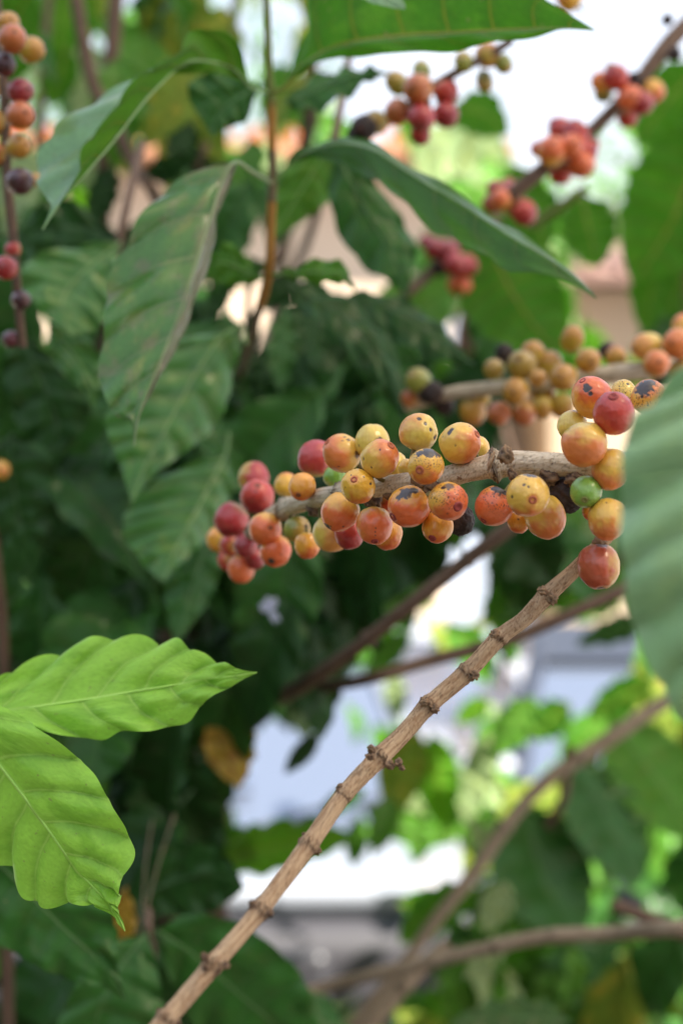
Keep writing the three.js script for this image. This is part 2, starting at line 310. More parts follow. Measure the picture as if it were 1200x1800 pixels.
  if (near && o.stalk !== 0) { if (best > R * 2.1) near = C.clone().addScaledVector(axis, -R * el * 1.3); const S = C.clone().addScaledVector(axis, -R * el * 0.9), mid = S.clone().lerp(near, 0.5).addScaledVector(axis, -R * 0.15), loc = (v) => { const w = v.clone().sub(C).applyQuaternion(inv); return [w.x, w.y, w.z, R * 0.12]; };
    if (S.distanceTo(near) > R * 0.2) mesh('stalk', wire([loc(S), loc(mid), loc(near)], 6, 8), stalkMat, m); }
  return m;
}

// ------------------------------------------------------------------ the setting
{
  const g = new THREE.PlaneGeometry(240, 240, 160, 160); g.rotateX(-Math.PI / 2);
  const p = g.attributes.position; for (let i = 0; i < p.count; i++) p.setY(i, 0.02 * fbm(p.getX(i) * 0.2, 0, p.getZ(i) * 0.2));
  g.computeVertexNormals();
  const tex = dataTex(512, 512, (x, y) => { const k = 0.2 * (1 + 0.7 * fbm(x * 90, y * 90, 1, 3) + 0.5 * fbm(x * 6, y * 6, 3, 3)); return [k * 1.02, k, k * 0.97]; }, true); tex.repeat.set(80, 80);
  struct('ground', g, new THREE.MeshPhysicalMaterial({ map: tex, roughness: 0.92 }), V(0, -0.03, 0));
  const b = new THREE.PlaneGeometry(5, 4.2, 60, 50); b.rotateX(-Math.PI / 2);
  const q = b.attributes.position; for (let i = 0; i < q.count; i++) { const e = sst(0, 0.5, 2.5 - Math.abs(q.getX(i))) * sst(0, 0.5, 2.1 - Math.abs(q.getZ(i))); q.setY(i, e * (0.12 + 0.09 * fbm(q.getX(i) * 3, 0, q.getZ(i) * 3))); }
  b.computeVertexNormals();
  struct('soil_bed', b, std(0.07, 0.045, 0.03, 0.95), V(-0.2, 0.006, -1.2));
}
const plaster = (r, g, b) => { const t = dataTex(256, 256, (x, y) => { const k = 1 + 0.16 * fbm(x * 5, y * 5, r * 9, 4) + 0.08 * fbm(x * 40, y * 40, 2, 2); return [r * k, g * k, b * k]; }, true); t.repeat.set(0.35, 0.35); return new THREE.MeshPhysicalMaterial({ map: t, roughness: 0.9 }); };
const box = (w, h, d, x, y, z) => new THREE.BoxGeometry(w, h, d).translate(x, y, z);
function house(label, x0, x1, z0, depth, wallH, ridgeH, wallMat, roofRGB, wins) {
  const t = thing('house', label, 'house', V((x0 + x1) / 2, 0, z0)), w = x1 - x0;
  mesh('wall', box(w, wallH, depth, 0, wallH / 2, -depth / 2), wallMat, t);
  const rg = roofRGB, rm = std(...rg, 0.85), pieces = [], o = 0.45;
  for (const s of [1, -1]) {                                            // two slopes of overlapping barrel tiles
    const run = depth / 2 + o, rise = ridgeH - wallH, len = Math.hypot(run, rise), nx = Math.round((w + 2 * o) / 0.24);
    for (let i = 0; i < nx; i++) {
      const c = new THREE.CylinderGeometry(0.115, 0.115, len, 7, 1, true, 0, Math.PI); c.rotateZ(Math.PI / 2); c.rotateX(-Math.PI / 2); c.rotateY(Math.PI / 2);
      const a = Math.atan2(rise, run); c.rotateX(s * a); c.translate(-w / 2 - o + (i + 0.5) * 0.24, (wallH + ridgeH) / 2 + 0.03, -depth / 2 + (s * run) / 2); pieces.push(c);
    }
    const slab = new THREE.BoxGeometry(w + 2 * o, 0.08, len); slab.rotateX(s * Math.atan2(rise, run)); slab.translate(0, (wallH + ridgeH) / 2, -depth / 2 + (s * run) / 2); pieces.push(slab);
  }
  mesh('roof', mergeGeometries(pieces.map((p) => { const q = p.index ? p.toNonIndexed() : p; return q; })), rm, t);
  const gable = new THREE.ExtrudeGeometry(new THREE.Shape([[0, 0], [-depth / 2, ridgeH - wallH - 0.06], [-depth, 0]].map((p) => new THREE.Vector2(p[0], p[1]))), { depth: w - 0.01, bevelEnabled: false });
  gable.rotateY(-Math.PI / 2); gable.translate(w / 2 - 0.005, wallH, 0); gable.rotateY(0);
  const fl = gable.clone(); fl.computeBoundingBox(); fl.translate(0, 0, -depth / 2 - (fl.boundingBox.min.z + fl.boundingBox.max.z) / 2); mesh('gable', fl, wallMat, t);
  for (const [x, y, ww, hh] of wins) {
    const f = mesh('window', mergeGeometries([box(ww + 0.16, 0.08, 0.1, 0, hh / 2 + 0.04, 0.03), box(ww + 0.16, 0.08, 0.14, 0, -hh / 2 - 0.04, 0.05), box(0.08, hh, 0.1, -ww / 2 - 0.04, 0, 0.03), box(0.08, hh, 0.1, ww / 2 + 0.04, 0, 0.03), box(0.05, hh, 0.06, 0, 0, 0.03)]), std(0.3, 0.2, 0.13, 0.6), t);
    f.position.set(x - (x0 + x1) / 2, y, 0);
    for (const s of [-1, 1]) { const p = mesh('pane', box(ww / 2 - 0.03, hh, 0.012, s * (ww / 4 + 0.01), 0, 0.012), std(0.02, 0.03, 0.04, 0.06), f); }
  }
  return t;
}
house('cream plastered house with terracotta tile roof glimpsed behind the coffee leaves', -5.5, 0.75, -11, 6, 4.7, 5.25, plaster(0.60, 0.47, 0.35), [0.52, 0.25, 0.14], [[-3.4, 2.4, 0.9, 1.2], [-0.4, 1.4, 0.9, 1.2]]);
house('beige house with dusky pink roof seen at the right under bright leaves', 1.7, 9, -12.6, 6, 4.15, 5.1, plaster(0.36, 0.285, 0.205), [0.26, 0.16, 0.13], [[5.2, 2.2, 1.0, 1.2]]);
{ // the cream canvas stretched overhead on posts; the shrub stands in its shade
  const t = thing('shade_sail', 'cream canvas shade sail stretched on posts above the coffee shrub', 'shade sail', V(1.75, 0, 0.42)), g = new THREE.PlaneGeometry(3.7, 2.3, 40, 40); g.rotateX(-Math.PI / 2);
  const p = g.attributes.position; for (let i = 0; i < p.count; i++) { const a = p.getX(i) / 1.85, b = p.getZ(i) / 1.15; p.setY(i, 3.5 - 0.22 * (1 - a * a) * (1 - b * b) + 0.12 * a * b); p.setX(i, p.getX(i) * (1 - 0.05 * (1 - b * b))); p.setZ(i, p.getZ(i) * (1 - 0.05 * (1 - a * a))); }
  t.rotation.y = -0.5; g.computeVertexNormals(); mesh('canvas', g, std(0.72, 0.64, 0.52, 0.95, { transmission: 0.45, thickness: 0 }), t);
  for (const [x, z] of [[1.8, 1.12], [1.8, -1.12], [-1.8, 1.12]]) mesh('post', new THREE.CylinderGeometry(0.03, 0.035, 3.6, 16).translate(x * 1.04, 1.8, z * 1.04), std(0.3, 0.3, 0.3, 0.4, { metalness: 0.7 }), t);
}
function hedge(label, x, z, turn, len, h, seed) { // clipped hedge: woody core and a coat of leaves
  const t = thing('hedge', label, 'hedge', V(x, 0, z)), R = rng(seed), pos = [], idx = [], uv = []; t.rotation.y = turn;
  mesh('branches', new RoundedBoxGeometry(len - 0.3, h - 0.2, 0.6, 3, 0.15).translate(0, h / 2 - 0.1, 0), std(0.03, 0.025, 0.018, 0.95), t);
  for (let i = 0; i < 7000; i++) {
    const c = V((R() - 0.5) * len, R() * h, (R() - 0.5) * 1.0), d = V(R() - 0.5, R() - 0.8, R() - 0.5).normalize(), n = V(R() - 0.5, R(), R() - 0.5), s = d.clone().cross(n).normalize(), L = 0.1 + 0.08 * R(), b = pos.length / 3;
    for (const [f, g, q] of [[0, 0, 0], [0.5, 0.24, 0.05], [1, 0, -0.05], [0.5, -0.24, 0.05]]) { pos.push(c.x + d.x * L * f + s.x * L * g, c.y + d.y * L * f + s.y * L * g + q * L, c.z + d.z * L * f + s.z * L * g); uv.push(0.5 + g, f); }
    idx.push(b, b + 1, b + 2, b, b + 2, b + 3);
  }
  mesh('foliage', geo(pos, idx, uv), leafMat('dark'), t).userData.kind = 'stuff';
}
hedge('dark green hedge facing the coffee shrub across the path', 0, 2.6, 0, 9, 2.1, 31);
hedge('dark green hedge along the left side of the coffee shrub', -2.6, -0.6, Math.PI / 2, 5, 2.6, 32);
// trees behind the houses
function tree(label, x, z, h, r, tone, seed) {
  const t = thing('tree', label, 'tree', V(x, 0, z)), R = rng(seed), limbs = [];
  const bar = (a, b, r0, r1) => wire([[...a, r0], [(a[0] + b[0]) / 2 + R() * 0.2, (a[1] + b[1]) / 2, (a[2] + b[2]) / 2, (r0 + r1) / 2], [...b, r1]], 7, 8);
  limbs.push(bar([0, 0, 0], [0.1, h * 0.55, 0], 0.2, 0.13));
  const tips = [];
  for (let i = 0; i < 9; i++) { const a = R() * 6.28, e = [Math.cos(a) * r * 0.75, h * (0.6 + 0.38 * R()), Math.sin(a) * r * 0.75]; limbs.push(bar([0.05, h * (0.35 + 0.2 * R()), 0], e, 0.08, 0.02)); tips.push(e); }
  mesh('trunk', mergeGeometries(limbs), std(0.16, 0.11, 0.075, 0.9), t);
  const pos = [], idx = [], uv = [];
  for (let i = 0; i < 3400; i++) {
    const e = tips[Math.floor(R() * 9)], u = R() * 6.28, w = Math.acos(2 * R() - 1), k = r * 0.5 * Math.cbrt(R());
    const c = V(e[0] + Math.sin(w) * Math.cos(u) * k, e[1] + Math.cos(w) * k * 0.75, e[2] + Math.sin(w) * Math.sin(u) * k);
    const d = V(R() - 0.5, R() - 0.7, R() - 0.5).normalize(), n = V(R() - 0.5, R() + 0.2, R() - 0.5), s = d.clone().cross(n).normalize(), L = 0.16 + 0.12 * R(), b = pos.length / 3;
    for (const [f, g, q] of [[0, 0, 0], [0.5, 0.27, 0.03], [1, 0, -0.04], [0.5, -0.27, 0.03]]) { pos.push(c.x + d.x * L * f + s.x * L * g, c.y + d.y * L * f + s.y * L * g + q * L, c.z + d.z * L * f + s.z * L * g); uv.push(0.5 + g, f); }
    idx.push(b, b + 1, b + 2, b, b + 2, b + 3);
  }
  const m = mesh('crown', geo(pos, idx, uv), leafMat(tone), t); m.userData.kind = 'stuff';
}
tree('leafy tree rising behind the houses at the upper right edge', 4.6, -17, 7.2, 2.3, 'mid', 5);
tree('tall tree behind the cream house, seen through gaps at upper left', -3.6, -19, 9.5, 3.2, 'mid', 8);
tree('yellowish green tree by the gap in the pale sky', 2.3, -15.5, 5.6, 1.1, 'wash', 12);

// parked cars
function car(label, x, z, turn, paint, lowRGB) {
  const t = thing('parked_car', label, 'car', V(x, 0, z)); t.rotation.y = turn;
  const prof = (pts, width, bev) => { const g = new THREE.ExtrudeGeometry(new THREE.Shape(pts.map((p) => new THREE.Vector2(p[0], p[1]))), { depth: width - 2 * bev, bevelEnabled: true, bevelSize: bev, bevelThickness: bev, bevelSegments: 4 }); g.translate(0, 0, -(width - 2 * bev) / 2); g.rotateY(-Math.PI / 2); return g; };
  const W = 1.74, tint = new THREE.MeshPhysicalMaterial({ color: new THREE.Color().setRGB(0.24, 0.28, 0.36), roughness: 0.12, metalness: 0.75, side: THREE.DoubleSide }), glass = new THREE.MeshPhysicalMaterial({ color: 0x0b0f14, roughness: 0.04, ior: 2.33, clearcoat: 1, side: THREE.DoubleSide }), low = std(...lowRGB, 0.6), rubber = std(0.02, 0.02, 0.02, 0.9), alloy = std(0.5, 0.5, 0.52, 0.35, { metalness: 0.8 });
  mesh('body', prof([[1.9, 0.30], [1.93, 0.58], [1.9, 0.74], [1.3, 0.80], [-1.9, 0.92], [-2.05, 0.8], [-2.0, 0.32]], W, 0.07), paint, t);
  mesh('hood', new RoundedBoxGeometry(1.5, 0.06, 0.68, 3, 0.025).rotateX(0.06).translate(0, 0.845, 1.66), paint, t);
  mesh('roof', prof([[0.58, 1.36], [0.4, 1.42], [-1.2, 1.42], [-1.5, 1.34]], 1.34, 0.05), paint, t);
  const pane = (pts) => geo(pts.flat(), [0, 1, 2, 0, 2, 3]);
  mesh('windshield', pane([[-0.75, 0.87, 1.34], [0.75, 0.87, 1.34], [0.6, 1.39, 0.54], [-0.6, 1.39, 0.54]]), tint, t);
  mesh('rear_window', pane([[-0.72, 0.99, -1.95], [0.72, 0.99, -1.95], [0.58, 1.36, -1.5], [-0.58, 1.36, -1.5]]), glass, t);
  for (const s of [-1, 1]) {
    mesh('side_window', pane([[s * 0.8, 0.96, 1.15], [s * 0.8, 0.96, -1.85], [s * 0.63, 1.37, -1.45], [s * 0.63, 1.37, 0.5]]), glass, t);
    mesh('pillar', wire([[s * 0.79, 0.86, 1.34, 0.035], [s * 0.71, 1.14, 0.92, 0.035], [s * 0.62, 1.4, 0.54, 0.035]], 8, 8), paint, t);
    const mm = mesh('mirror', new RoundedBoxGeometry(0.2, 0.14, 0.1, 3, 0.04).translate(s * 0.96, 1.0, 0.95), paint, t); mesh('mirror_glass', box(0.16, 0.1, 0.005, s * 0.96, 1.0, 0.897), glass, mm);
    mesh('headlight', new RoundedBoxGeometry(0.34, 0.15, 0.14, 3, 0.05).translate(s * 0.64, 0.68, 1.99), new THREE.MeshPhysicalMaterial({ color: 0xb8bcc0, roughness: 0.1 }), t);
    for (const zz of [1.28, -1.28]) { const wh = mesh('wheel', new THREE.TorusGeometry(0.25, 0.085, 14, 32).rotateY(Math.PI / 2).translate(s * 0.79, 0.325, zz), rubber, t); mesh('rim', new THREE.CylinderGeometry(0.2, 0.2, 0.1, 20).rotateZ(Math.PI / 2).translate(s * 0.8, 0.325, zz), alloy, wh); }
  }
  mesh('wiper_cowl', new RoundedBoxGeometry(1.5, 0.05, 0.16, 2, 0.02).translate(0, 0.865, 1.38), rubber, t);
  for (const s of [-0.3, 0.25]) mesh('wiper', wire([[s, 0.9, 1.37, 0.008], [s + 0.28, 0.96, 1.25, 0.008], [s + 0.55, 0.99, 1.2, 0.008]], 6, 6), rubber, t);
  mesh('bumper', new RoundedBoxGeometry(1.74, 0.56, 0.2, 4, 0.08).translate(0, 0.5, 1.98), low, t);
  mesh('grille', new RoundedBoxGeometry(0.92, 0.17, 0.08, 3, 0.03).translate(0, 0.64, 2.06), std(0.03, 0.03, 0.035, 0.4), t);
  mesh('badge', new THREE.CylinderGeometry(0.05, 0.05, 0.02, 24).rotateX(Math.PI / 2).translate(0, 0.64, 2.11), alloy, t);
}
car('pale silver-white parked car with dark grey bumper, its bonnet showing below the bare twig', -0.55, -5.75, 0.03, new THREE.MeshPhysicalMaterial({ color: new THREE.Color().setRGB(0.24, 0.26, 0.30), roughness: 0.3, clearcoat: 1, clearcoatRoughness: 0.05 }), [0.03, 0.029, 0.035]);
car('dark navy parked car with sky-lit windscreen beside the silver-white one', 1.32, -5.9, -0.04, new THREE.MeshPhysicalMaterial({ color: new THREE.Color().setRGB(0.012, 0.015, 0.025), roughness: 0.3, clearcoat: 1, clearcoatRoughness: 0.05 }), [0.015, 0.015, 0.018]);

car('grey-blue parked car farther back between the silver-white and navy ones', 0.55, -10.2, 0.1, new THREE.MeshPhysicalMaterial({ color: new THREE.Color().setRGB(0.24, 0.27, 0.33), roughness: 0.3, clearcoat: 1, clearcoatRoughness: 0.05 }), [0.12, 0.12, 0.14]);

// ------------------------------------------------------------------ the laden branch in focus
const bDepth = (x) => { const r = [[350, 0.86], [430, 0.80], [500, 0.735], [620, 0.655], [760, 0.624], [900, 0.618], [1050, 0.606], [1200, 0.6]]; for (let i = 1; i < r.length; i++) if (x <= r[i][0]) return lerp(r[i - 1][1], r[i][1], clamp((x - r[i - 1][0]) / (r[i][0] - r[i - 1][0]))); return 0.6; };
{
  const t = thing('fruiting_branch', 'pale coffee branch in sharp focus, crowded with yellow and orange cherries', 'coffee branch', at(1050, 815, 0.606));
  stem(t, [[1230, 800, 0.6, 20], [1120, 812, 0.603, 20], [1040, 818, 0.606, 20], [960, 816, 0.612, 21], [893, 815, 0.618, 23], [830, 826, 0.62, 20], [770, 842, 0.624, 19], [690, 852, 0.635, 17.5], [620, 866, 0.655, 17], [560, 876, 0.69, 17], [500, 895, 0.735, 16], [455, 925, 0.78, 14], [425, 962, 0.81, 12]], 'ash', { radial: 56, step: 0.0006, nodes: [0.365, 0.52, 0.69, 0.83, 0.93], seed: 3, name: 'stem' });
  knob(t, 889, 800, 0.598, 15, { seed: 4, dark: 0.5, sx: 0.9, sy: 1 }); knob(t, 902, 838, 0.600, 12, { seed: 7, dark: 0.75, sx: 0.7, sy: 1.2, turn: 0.5 }); knob(t, 862, 812, 0.603, 9, { seed: 9, dark: 0.1, sx: 0.5, sy: 2, turn: -0.3 });
  knob(t, 425, 962, 0.825, 20, { seed: 11, dark: 1.1, name: 'branch_end' });
  for (const [x, y, r, s] of [[745, 842, 17, 1], [762, 858, 14, 2], [655, 880, 13, 3], [690, 868, 13, 4], [556, 895, 14, 5], [965, 838, 15, 6], [1010, 842, 14, 7], [540, 885, 10, 8], [808, 838, 8, 9]]) knob(t, x, y, bDepth(x) - 0.003, r, { seed: s * 2.3, dark: 0.75, sx: 1.2 });
  const C = (x, y, off, r, k, o) => cherry(t, x, y, bDepth(x) + off, r, k, o);
  C(735, 761, -0.002, 34, 'lemon', { tip: [0.2, -0.7, -1], spots: 9, amt: 0.1, navel: 0, blush: [-0.5, -0.6, 0.3], burn: [[0.0, -0.66, 0.1], [0.32, -0.43, 0.09], [0.63, -0.12, 0.1], [0.84, 0.25, 0.12, 0.8]], el: 1.04, say: 'lemon yellow cherry with brown specks, topmost of the middle bunch' });
  C(807, 779, -0.006, 36, 'yellow', { tip: [0.78, -0.4], blush: [0.85, 0.2, 0.3], amt: 0.25, burn: [[-0.55, -0.5, 0.12], [-0.45, -0.62, 0.08]], spots: 6, el: 1.08 });
  C(838, 788, 0.014, 22, 'yellow', { navel: 0, spots: 3, amt: 0.1 });
  C(748, 820, -0.024, 32, 'gold', { tip: [-0.38, 0.22], blush: [0.1, 0.9, 0.4], amt: 0.2, burn: [[0.15, -0.84, 0.44], [0.55, -0.74, 0.3], [-0.3, -0.76, 0.26]], speckle: 0.8, spots: 8, ns: 1.15, el: 1.05, say: 'golden cherry with a black scorched patch on top' });
  C(654, 777, 0.014, 30, 'lemon', { tip: [0.0, -0.9, -1], navel: 0, blush: [0, 1, 0], amt: 0.1, burn: [[0.45, -0.1, 0.14], [0.75, 0.0, 0.1], [0.3, -0.05, 0.1, 0.7]], spots: 7 });
  C(602, 797, 0.0, 33.5, 'yellow', { tip: [-0.76, -0.55], blush: [-0.9, 0.1, 0.45], amt: 0.42, burn: [[0.05, -0.62, 0.035], [0.33, -0.68, 0.09], [0.15, -0.82, 0.06], [0.73, 0.08, 0.16, 0.7]], spots: 4 });
  C(667, 806, -0.018, 33, 'yellow', { tip: [0.55, -0.63], blush: [0.8, -0.45, 0.4], amt: 0.3, burn: [[-0.05, -0.38, 0.04], [-0.45, 0.5, 0.05]], spots: 4, ns: 1.1 });
  C(692, 816, 0.012, 22, 'lemon', { navel: 0, amt: 0.0 });
  C(714, 822, 0.006, 15, 'yellow', { navel: 0, amt: 0.0 });
  C(629, 855, -0.026, 30.5, 'gold', { tip: [-0.22, -0.36], blush: [0, 1, 0], amt: 0.05, burn: [[-0.4, -0.62, 0.04], [0.75, -0.12, 0.08], [-0.72, 0.1, 0.05, 0.6]], spots: 3 });
  C(598, 899, -0.02, 33.5, 'peach', { tip: [-0.5, 0.75, -1], navel: 0, blush: [-0.3, 0.85, 0.25], amt: 0.45, burn: [[-0.62, 0.72, 0.17, 0.9]], spots: 4 });
  C(583, 936, 0.005, 34, 'lemon', { tip: [0.6, 0.6], blush: [0.75, 0.45, 0.4], amt: 0.55, spots: 2, el: 1.05, navelDark: 1 });
  C(613, 938, 0.012, 26, 'red', { navel: 0, spots: 1 });
  C(658, 923, -0.008, 32, 'peach', { tip: [0.0, 0.84], blush: [0.0, 0.6, 0.6], amt: 0.55, burn: [[0.02, 0.3, 0.035, 0.8], [0.04, 0.1, 0.03, 0.8], [0.02, 0.48, 0.03, 0.8]], spots: 4, el: 1.1, say: 'salmon pink cherry with a dark seam, hanging below the branch' });
  C(680, 938, 0.012, 27, 'orange', { tip: [0.2, 0.9, -1], navel: 0, amt: 0.3, spots: 3 });
  C(719, 890, -0.02, 37, 'orange', { tip: [-0.78, 0.48], blush: [-0.1, 0.85, 0.3], amt: 0.5, burn: [[-0.22, -0.66, 0.34], [0.18, -0.76, 0.24], [-0.52, -0.45, 0.16]], spots: 8, el: 1.04, ns: 1.1, say: 'large orange cherry with a black streak on its shoulder' });
  C(787, 881, -0.022, 34, 'peach', { tip: [0.43, 0.27], blush: [0.55, 0.65, 0.35], amt: 0.55, burn: [[0.0, -0.8, 0.2, 0.7], [-0.3, -0.72, 0.12]], speckle: 1, spots: 9, ns: 1.25 });
  C(769, 926, -0.006, 27.5, 'orange', { tip: [-0.37, 0.68], blush: [0, 1, 0.2], amt: 0.12, spots: 4, ns: 1.2 });
  C(808, 914, 0.01, 25, 'dried', { navel: 0, spots: 0, el: 1.15, say: 'dried black cherry behind the red-tipped one' });
  C(686, 882, 0.01, 20, 'red', { navel: 0, spots: 1 });
  // left end, going out of focus
  C(555, 807, 0.004, 32, 'flushed', { tip: [0.1, -0.6, -1], navel: 0, blush: [-0.1, -0.7, 0.55], amt: 0.78, spots: 2, say: 'cherry flushed deep red above and greenish below, at the top left of the row' });
  C(531, 855, -0.03, 24, 'orange', { tip: [-0.25, 0.6], blush: [0, 1, 0], amt: 0.2, spots: 1, navelDark: 1, ns: 0.8 });
  C(503, 853, 0.012, 21, 'gold', { navel: 0, amt: 0.1 });
  C(588, 838, 0.012, 20, 'green', { navel: 0, spots: 0 });
  C(446, 840, 0.012, 27, 'flushed', { blush: [0.85, 0.1, 0.5], amt: 0.6, navel: 0 });
  C(452, 873, -0.012, 30, 'red', { tip: [0.05, -0.6], blush: [0, 1, 0.2], amt: 0.3, navelDark: 1, ns: 0.8 });
  C(407, 913, -0.012, 30, 'crimson', { tip: [-0.4, 0.5, -1], navel: 0, amt: 0.2 });
  C(466, 930, -0.03, 29.5, 'peach', { tip: [0.33, -0.06], blush: [0.1, 0.6, 0.6], amt: 0.5, navelDark: 1, ns: 0.6 });
  C(484, 968, -0.012, 28, 'orange', { tip: [-0.2, 0.6], blush: [0, 0.6, 0.5], amt: 0.6, navelDark: 1 });
  C(522, 930, 0.002, 23, 'olive', { tip: [0.68, -0.15], amt: 0.5, blush: [0.7, 0.3, 0.4], navelDark: 1 });
  C(540, 958, -0.002, 23, 'orange', { navel: 0, amt: 0.2 });
  C(432, 958, -0.004, 21, 'crimson', { navel: 0 }); C(405, 958, 0.004, 19, 'red', { navel: 0 }); C(386, 948, 0.01, 23, 'orange', { navel: 0, amt: 0.3 }); C(402, 983, 0.02, 20, 'red', { navel: 0 }); C(424, 999, 0.004, 24, 'peach', { navel: 0, amt: 0.7, blush: [0, 0.7, 0.6], el: 1.12 }); C(448, 982, 0.02, 18, 'crimson', { navel: 0 });
  // right end
  C(869, 889, -0.012, 34, 'peach', { tip: [-0.58, 0.74], blush: [-0.1, 0.6, 0.6], amt: 0.75, burn: [[0.35, -0.78, 0.42], [0.1, -0.85, 0.3]], speckle: 0.9, spots: 6, el: 1.08 });
  C(927, 871, -0.03, 38, 'yellow', { tip: [0.1, 0.2], blush: [0, 1, 0], amt: 0.15, burn: [[0.1, -0.97, 0.28], [-0.3, -0.5, 0.06], [-0.1, -0.4, 0.04]], spots: 9, ns: 0.95, say: 'plump yellow cherry facing forward with a red navel' });
  C(957, 907, -0.006, 36, 'yellow', { tip: [0.3, 0.75, -1], navel: 0, blush: [0.4, 0.8, 0.2], amt: 0.35, spots: 8, el: 1.15 });
  C(911, 916, 0.0, 20, 'orange', { navel: 0, amt: 0.1 });
  C(992, 869, 0.004, 30, 'dried', { tip: [0.6, 0.6, -1], navel: 0, el: 1.22, spots: 0 });
  C(1029, 864, -0.018, 28, 'green', { tip: [-0.2, 0.5], spots: 1, ns: 1.0, say: 'unripe green cherry under the right end of the branch' });
  C(1040, 699, 0.004, 35, 'orange', { tip: [-0.5, -0.75], blush: [0.4, -0.7, 0.5], amt: 0.5, burn: [[-0.36, -0.3, 0.2], [-0.22, -0.1, 0.1], [-0.42, -0.45, 0.12]], spots: 1, el: 1.12 });
  C(1078, 727, -0.022, 36, 'red', { stalk: 0, tip: [-0.15, -0.7], blush: [0, -1, 0.3], amt: 0.1, spots: 1, el: 1.15, ns: 1.2, say: 'red cherry ripest of the bunch above the right leaf' });
  C(1095, 690, 0.012, 22, 'lemon', { navel: 0, amt: 0, speckle: 1, burn: [[0.2, -0.6, 0.1]], spots: 5 });
  C(1139, 699, -0.004, 30, 'yellow', { stalk: 0, tip: [0.2, -0.8, -1], navel: 0, burn: [[-0.5, -0.55, 0.5], [-0.1, -0.8, 0.4]], speckle: 1, spots: 5 });
  C(1005, 748, 0.008, 26, 'lemon', { stalk: 0, navel: 0, amt: 0.1, spots: 4 });
  C(1026, 780, -0.024, 41, 'yellow', { stalk: 0, tip: [0.2, 0.6, -1], navel: 0, blush: [-0.4, 0.85, 0.15], amt: 0.6, spots: 3, el: 1.02 });
  C(1072, 823, -0.016, 33, 'yellow', { stalk: 0, tip: [-0.1, 0.95], blush: [-0.2, 0.95, 0.1], amt: 0.35, spots: 2, el: 1.2, navel: 0 });
  C(1067, 911, -0.016, 34, 'yellow', { stalk: 0, tip: [-0.1, 0.95], blush: [-0.1, 1, 0.1], amt: 0.3, spots: 2, el: 1.18, navel: 0 });
  C(1037, 899, 0.01, 15, 'orange', { navel: 0 });
}
// ------------------------------------------------------------------ the bare twig
{
  const t = thing('bare_twig', 'knobbly tan twig rising bare across the lower half to one red cherry', 'twig', at(700, 1290, 0.595));
  const rows = [[1075, 935, 0.612, 12], [1040, 970, 0.611, 12], [1005, 1006, 0.61, 13], [961, 1046, 0.609, 15.5], [921, 1088, 0.607, 14], [877, 1121, 0.606, 14.5], [821, 1181, 0.604, 15.5], [754, 1239, 0.6, 15.5], [706, 1293, 0.596, 15], [664, 1334, 0.59, 17], [602, 1400, 0.58, 15], [541, 1487, 0.566, 16], [456, 1601, 0.546, 15.5], [374, 1697, 0.53, 16.5], [290, 1795, 0.515, 16.5], [240, 1850, 0.506, 17]];
  stem(t, rows, 'tan', { radial: 48, step: 0.0007, nodes: [0.203, 0.333, 0.402, 0.468, 0.598, 0.665, 0.733, 0.8, 0.868, 0.933], seed: 6 });
  const K = (x, y, dd, r, o) => knob(t, x, y, 0.6 + dd, r * 0.66, { amp: 0.8, ...o });
  for (const [x, y, r, s, sx, tu, dk] of [[952, 1038, 11, 1, 1, 0.6, 0.3], [969, 1052, 15, 2, 0.9, 0.6, 0.45], [832, 1186, 13, 4, 1, 0.6, 0.6], [745, 1234, 11, 5, 1, 0.2, 0.35], [763, 1245, 13, 6, 1, 0.6, 0.55], [870, 1114, 11, 9, 1.3, 0.6, 0.45]]) K(x, y, -0.004, r, { seed: s, sx, turn: tu, dark: dk });
  for (const [x, y, r, s] of [[652, 1316, 10, 11], [650, 1330, 12, 12], [686, 1345, 13, 13], [700, 1340, 11, 14], [706, 1350, 8, 15], [597, 1385, 11, 16], [530, 1478, 10, 18], [557, 1496, 11, 19], [533, 1466, 5, 20]]) K(x, y, -0.02, r * 0.9, { seed: s, dark: 0.6, amp: 0.8 });
  for (const [x, y, r, s] of [[443, 1590, 13, 21], [474, 1606, 13, 22], [360, 1682, 15, 23], [397, 1697, 14, 24], [362, 1700, 12, 27], [282, 1780, 15, 25], [312, 1800, 15, 26]]) K(x, y, -0.075, r * 0.72, { seed: s, dark: 0.75, amp: 0.8 });
  cherry(t, 1051, 994, 0.598, 37, 'rust', { tip: [0.1, 0.9], navel: 0, blush: [-0.6, 0.0, 0.75], amt: 0.42, burn: [[0.05, 0.97, 0.2, 0.8], [0.1, -0.95, 0.28, 0.7]], spots: 3, el: 1.17, say: 'streaky red-brown cherry at the tip of the bare twig' });
  knob(t, 1054, 955, 0.599, 11, { seed: 31, dark: 0.4, sx: 1.3 });
}
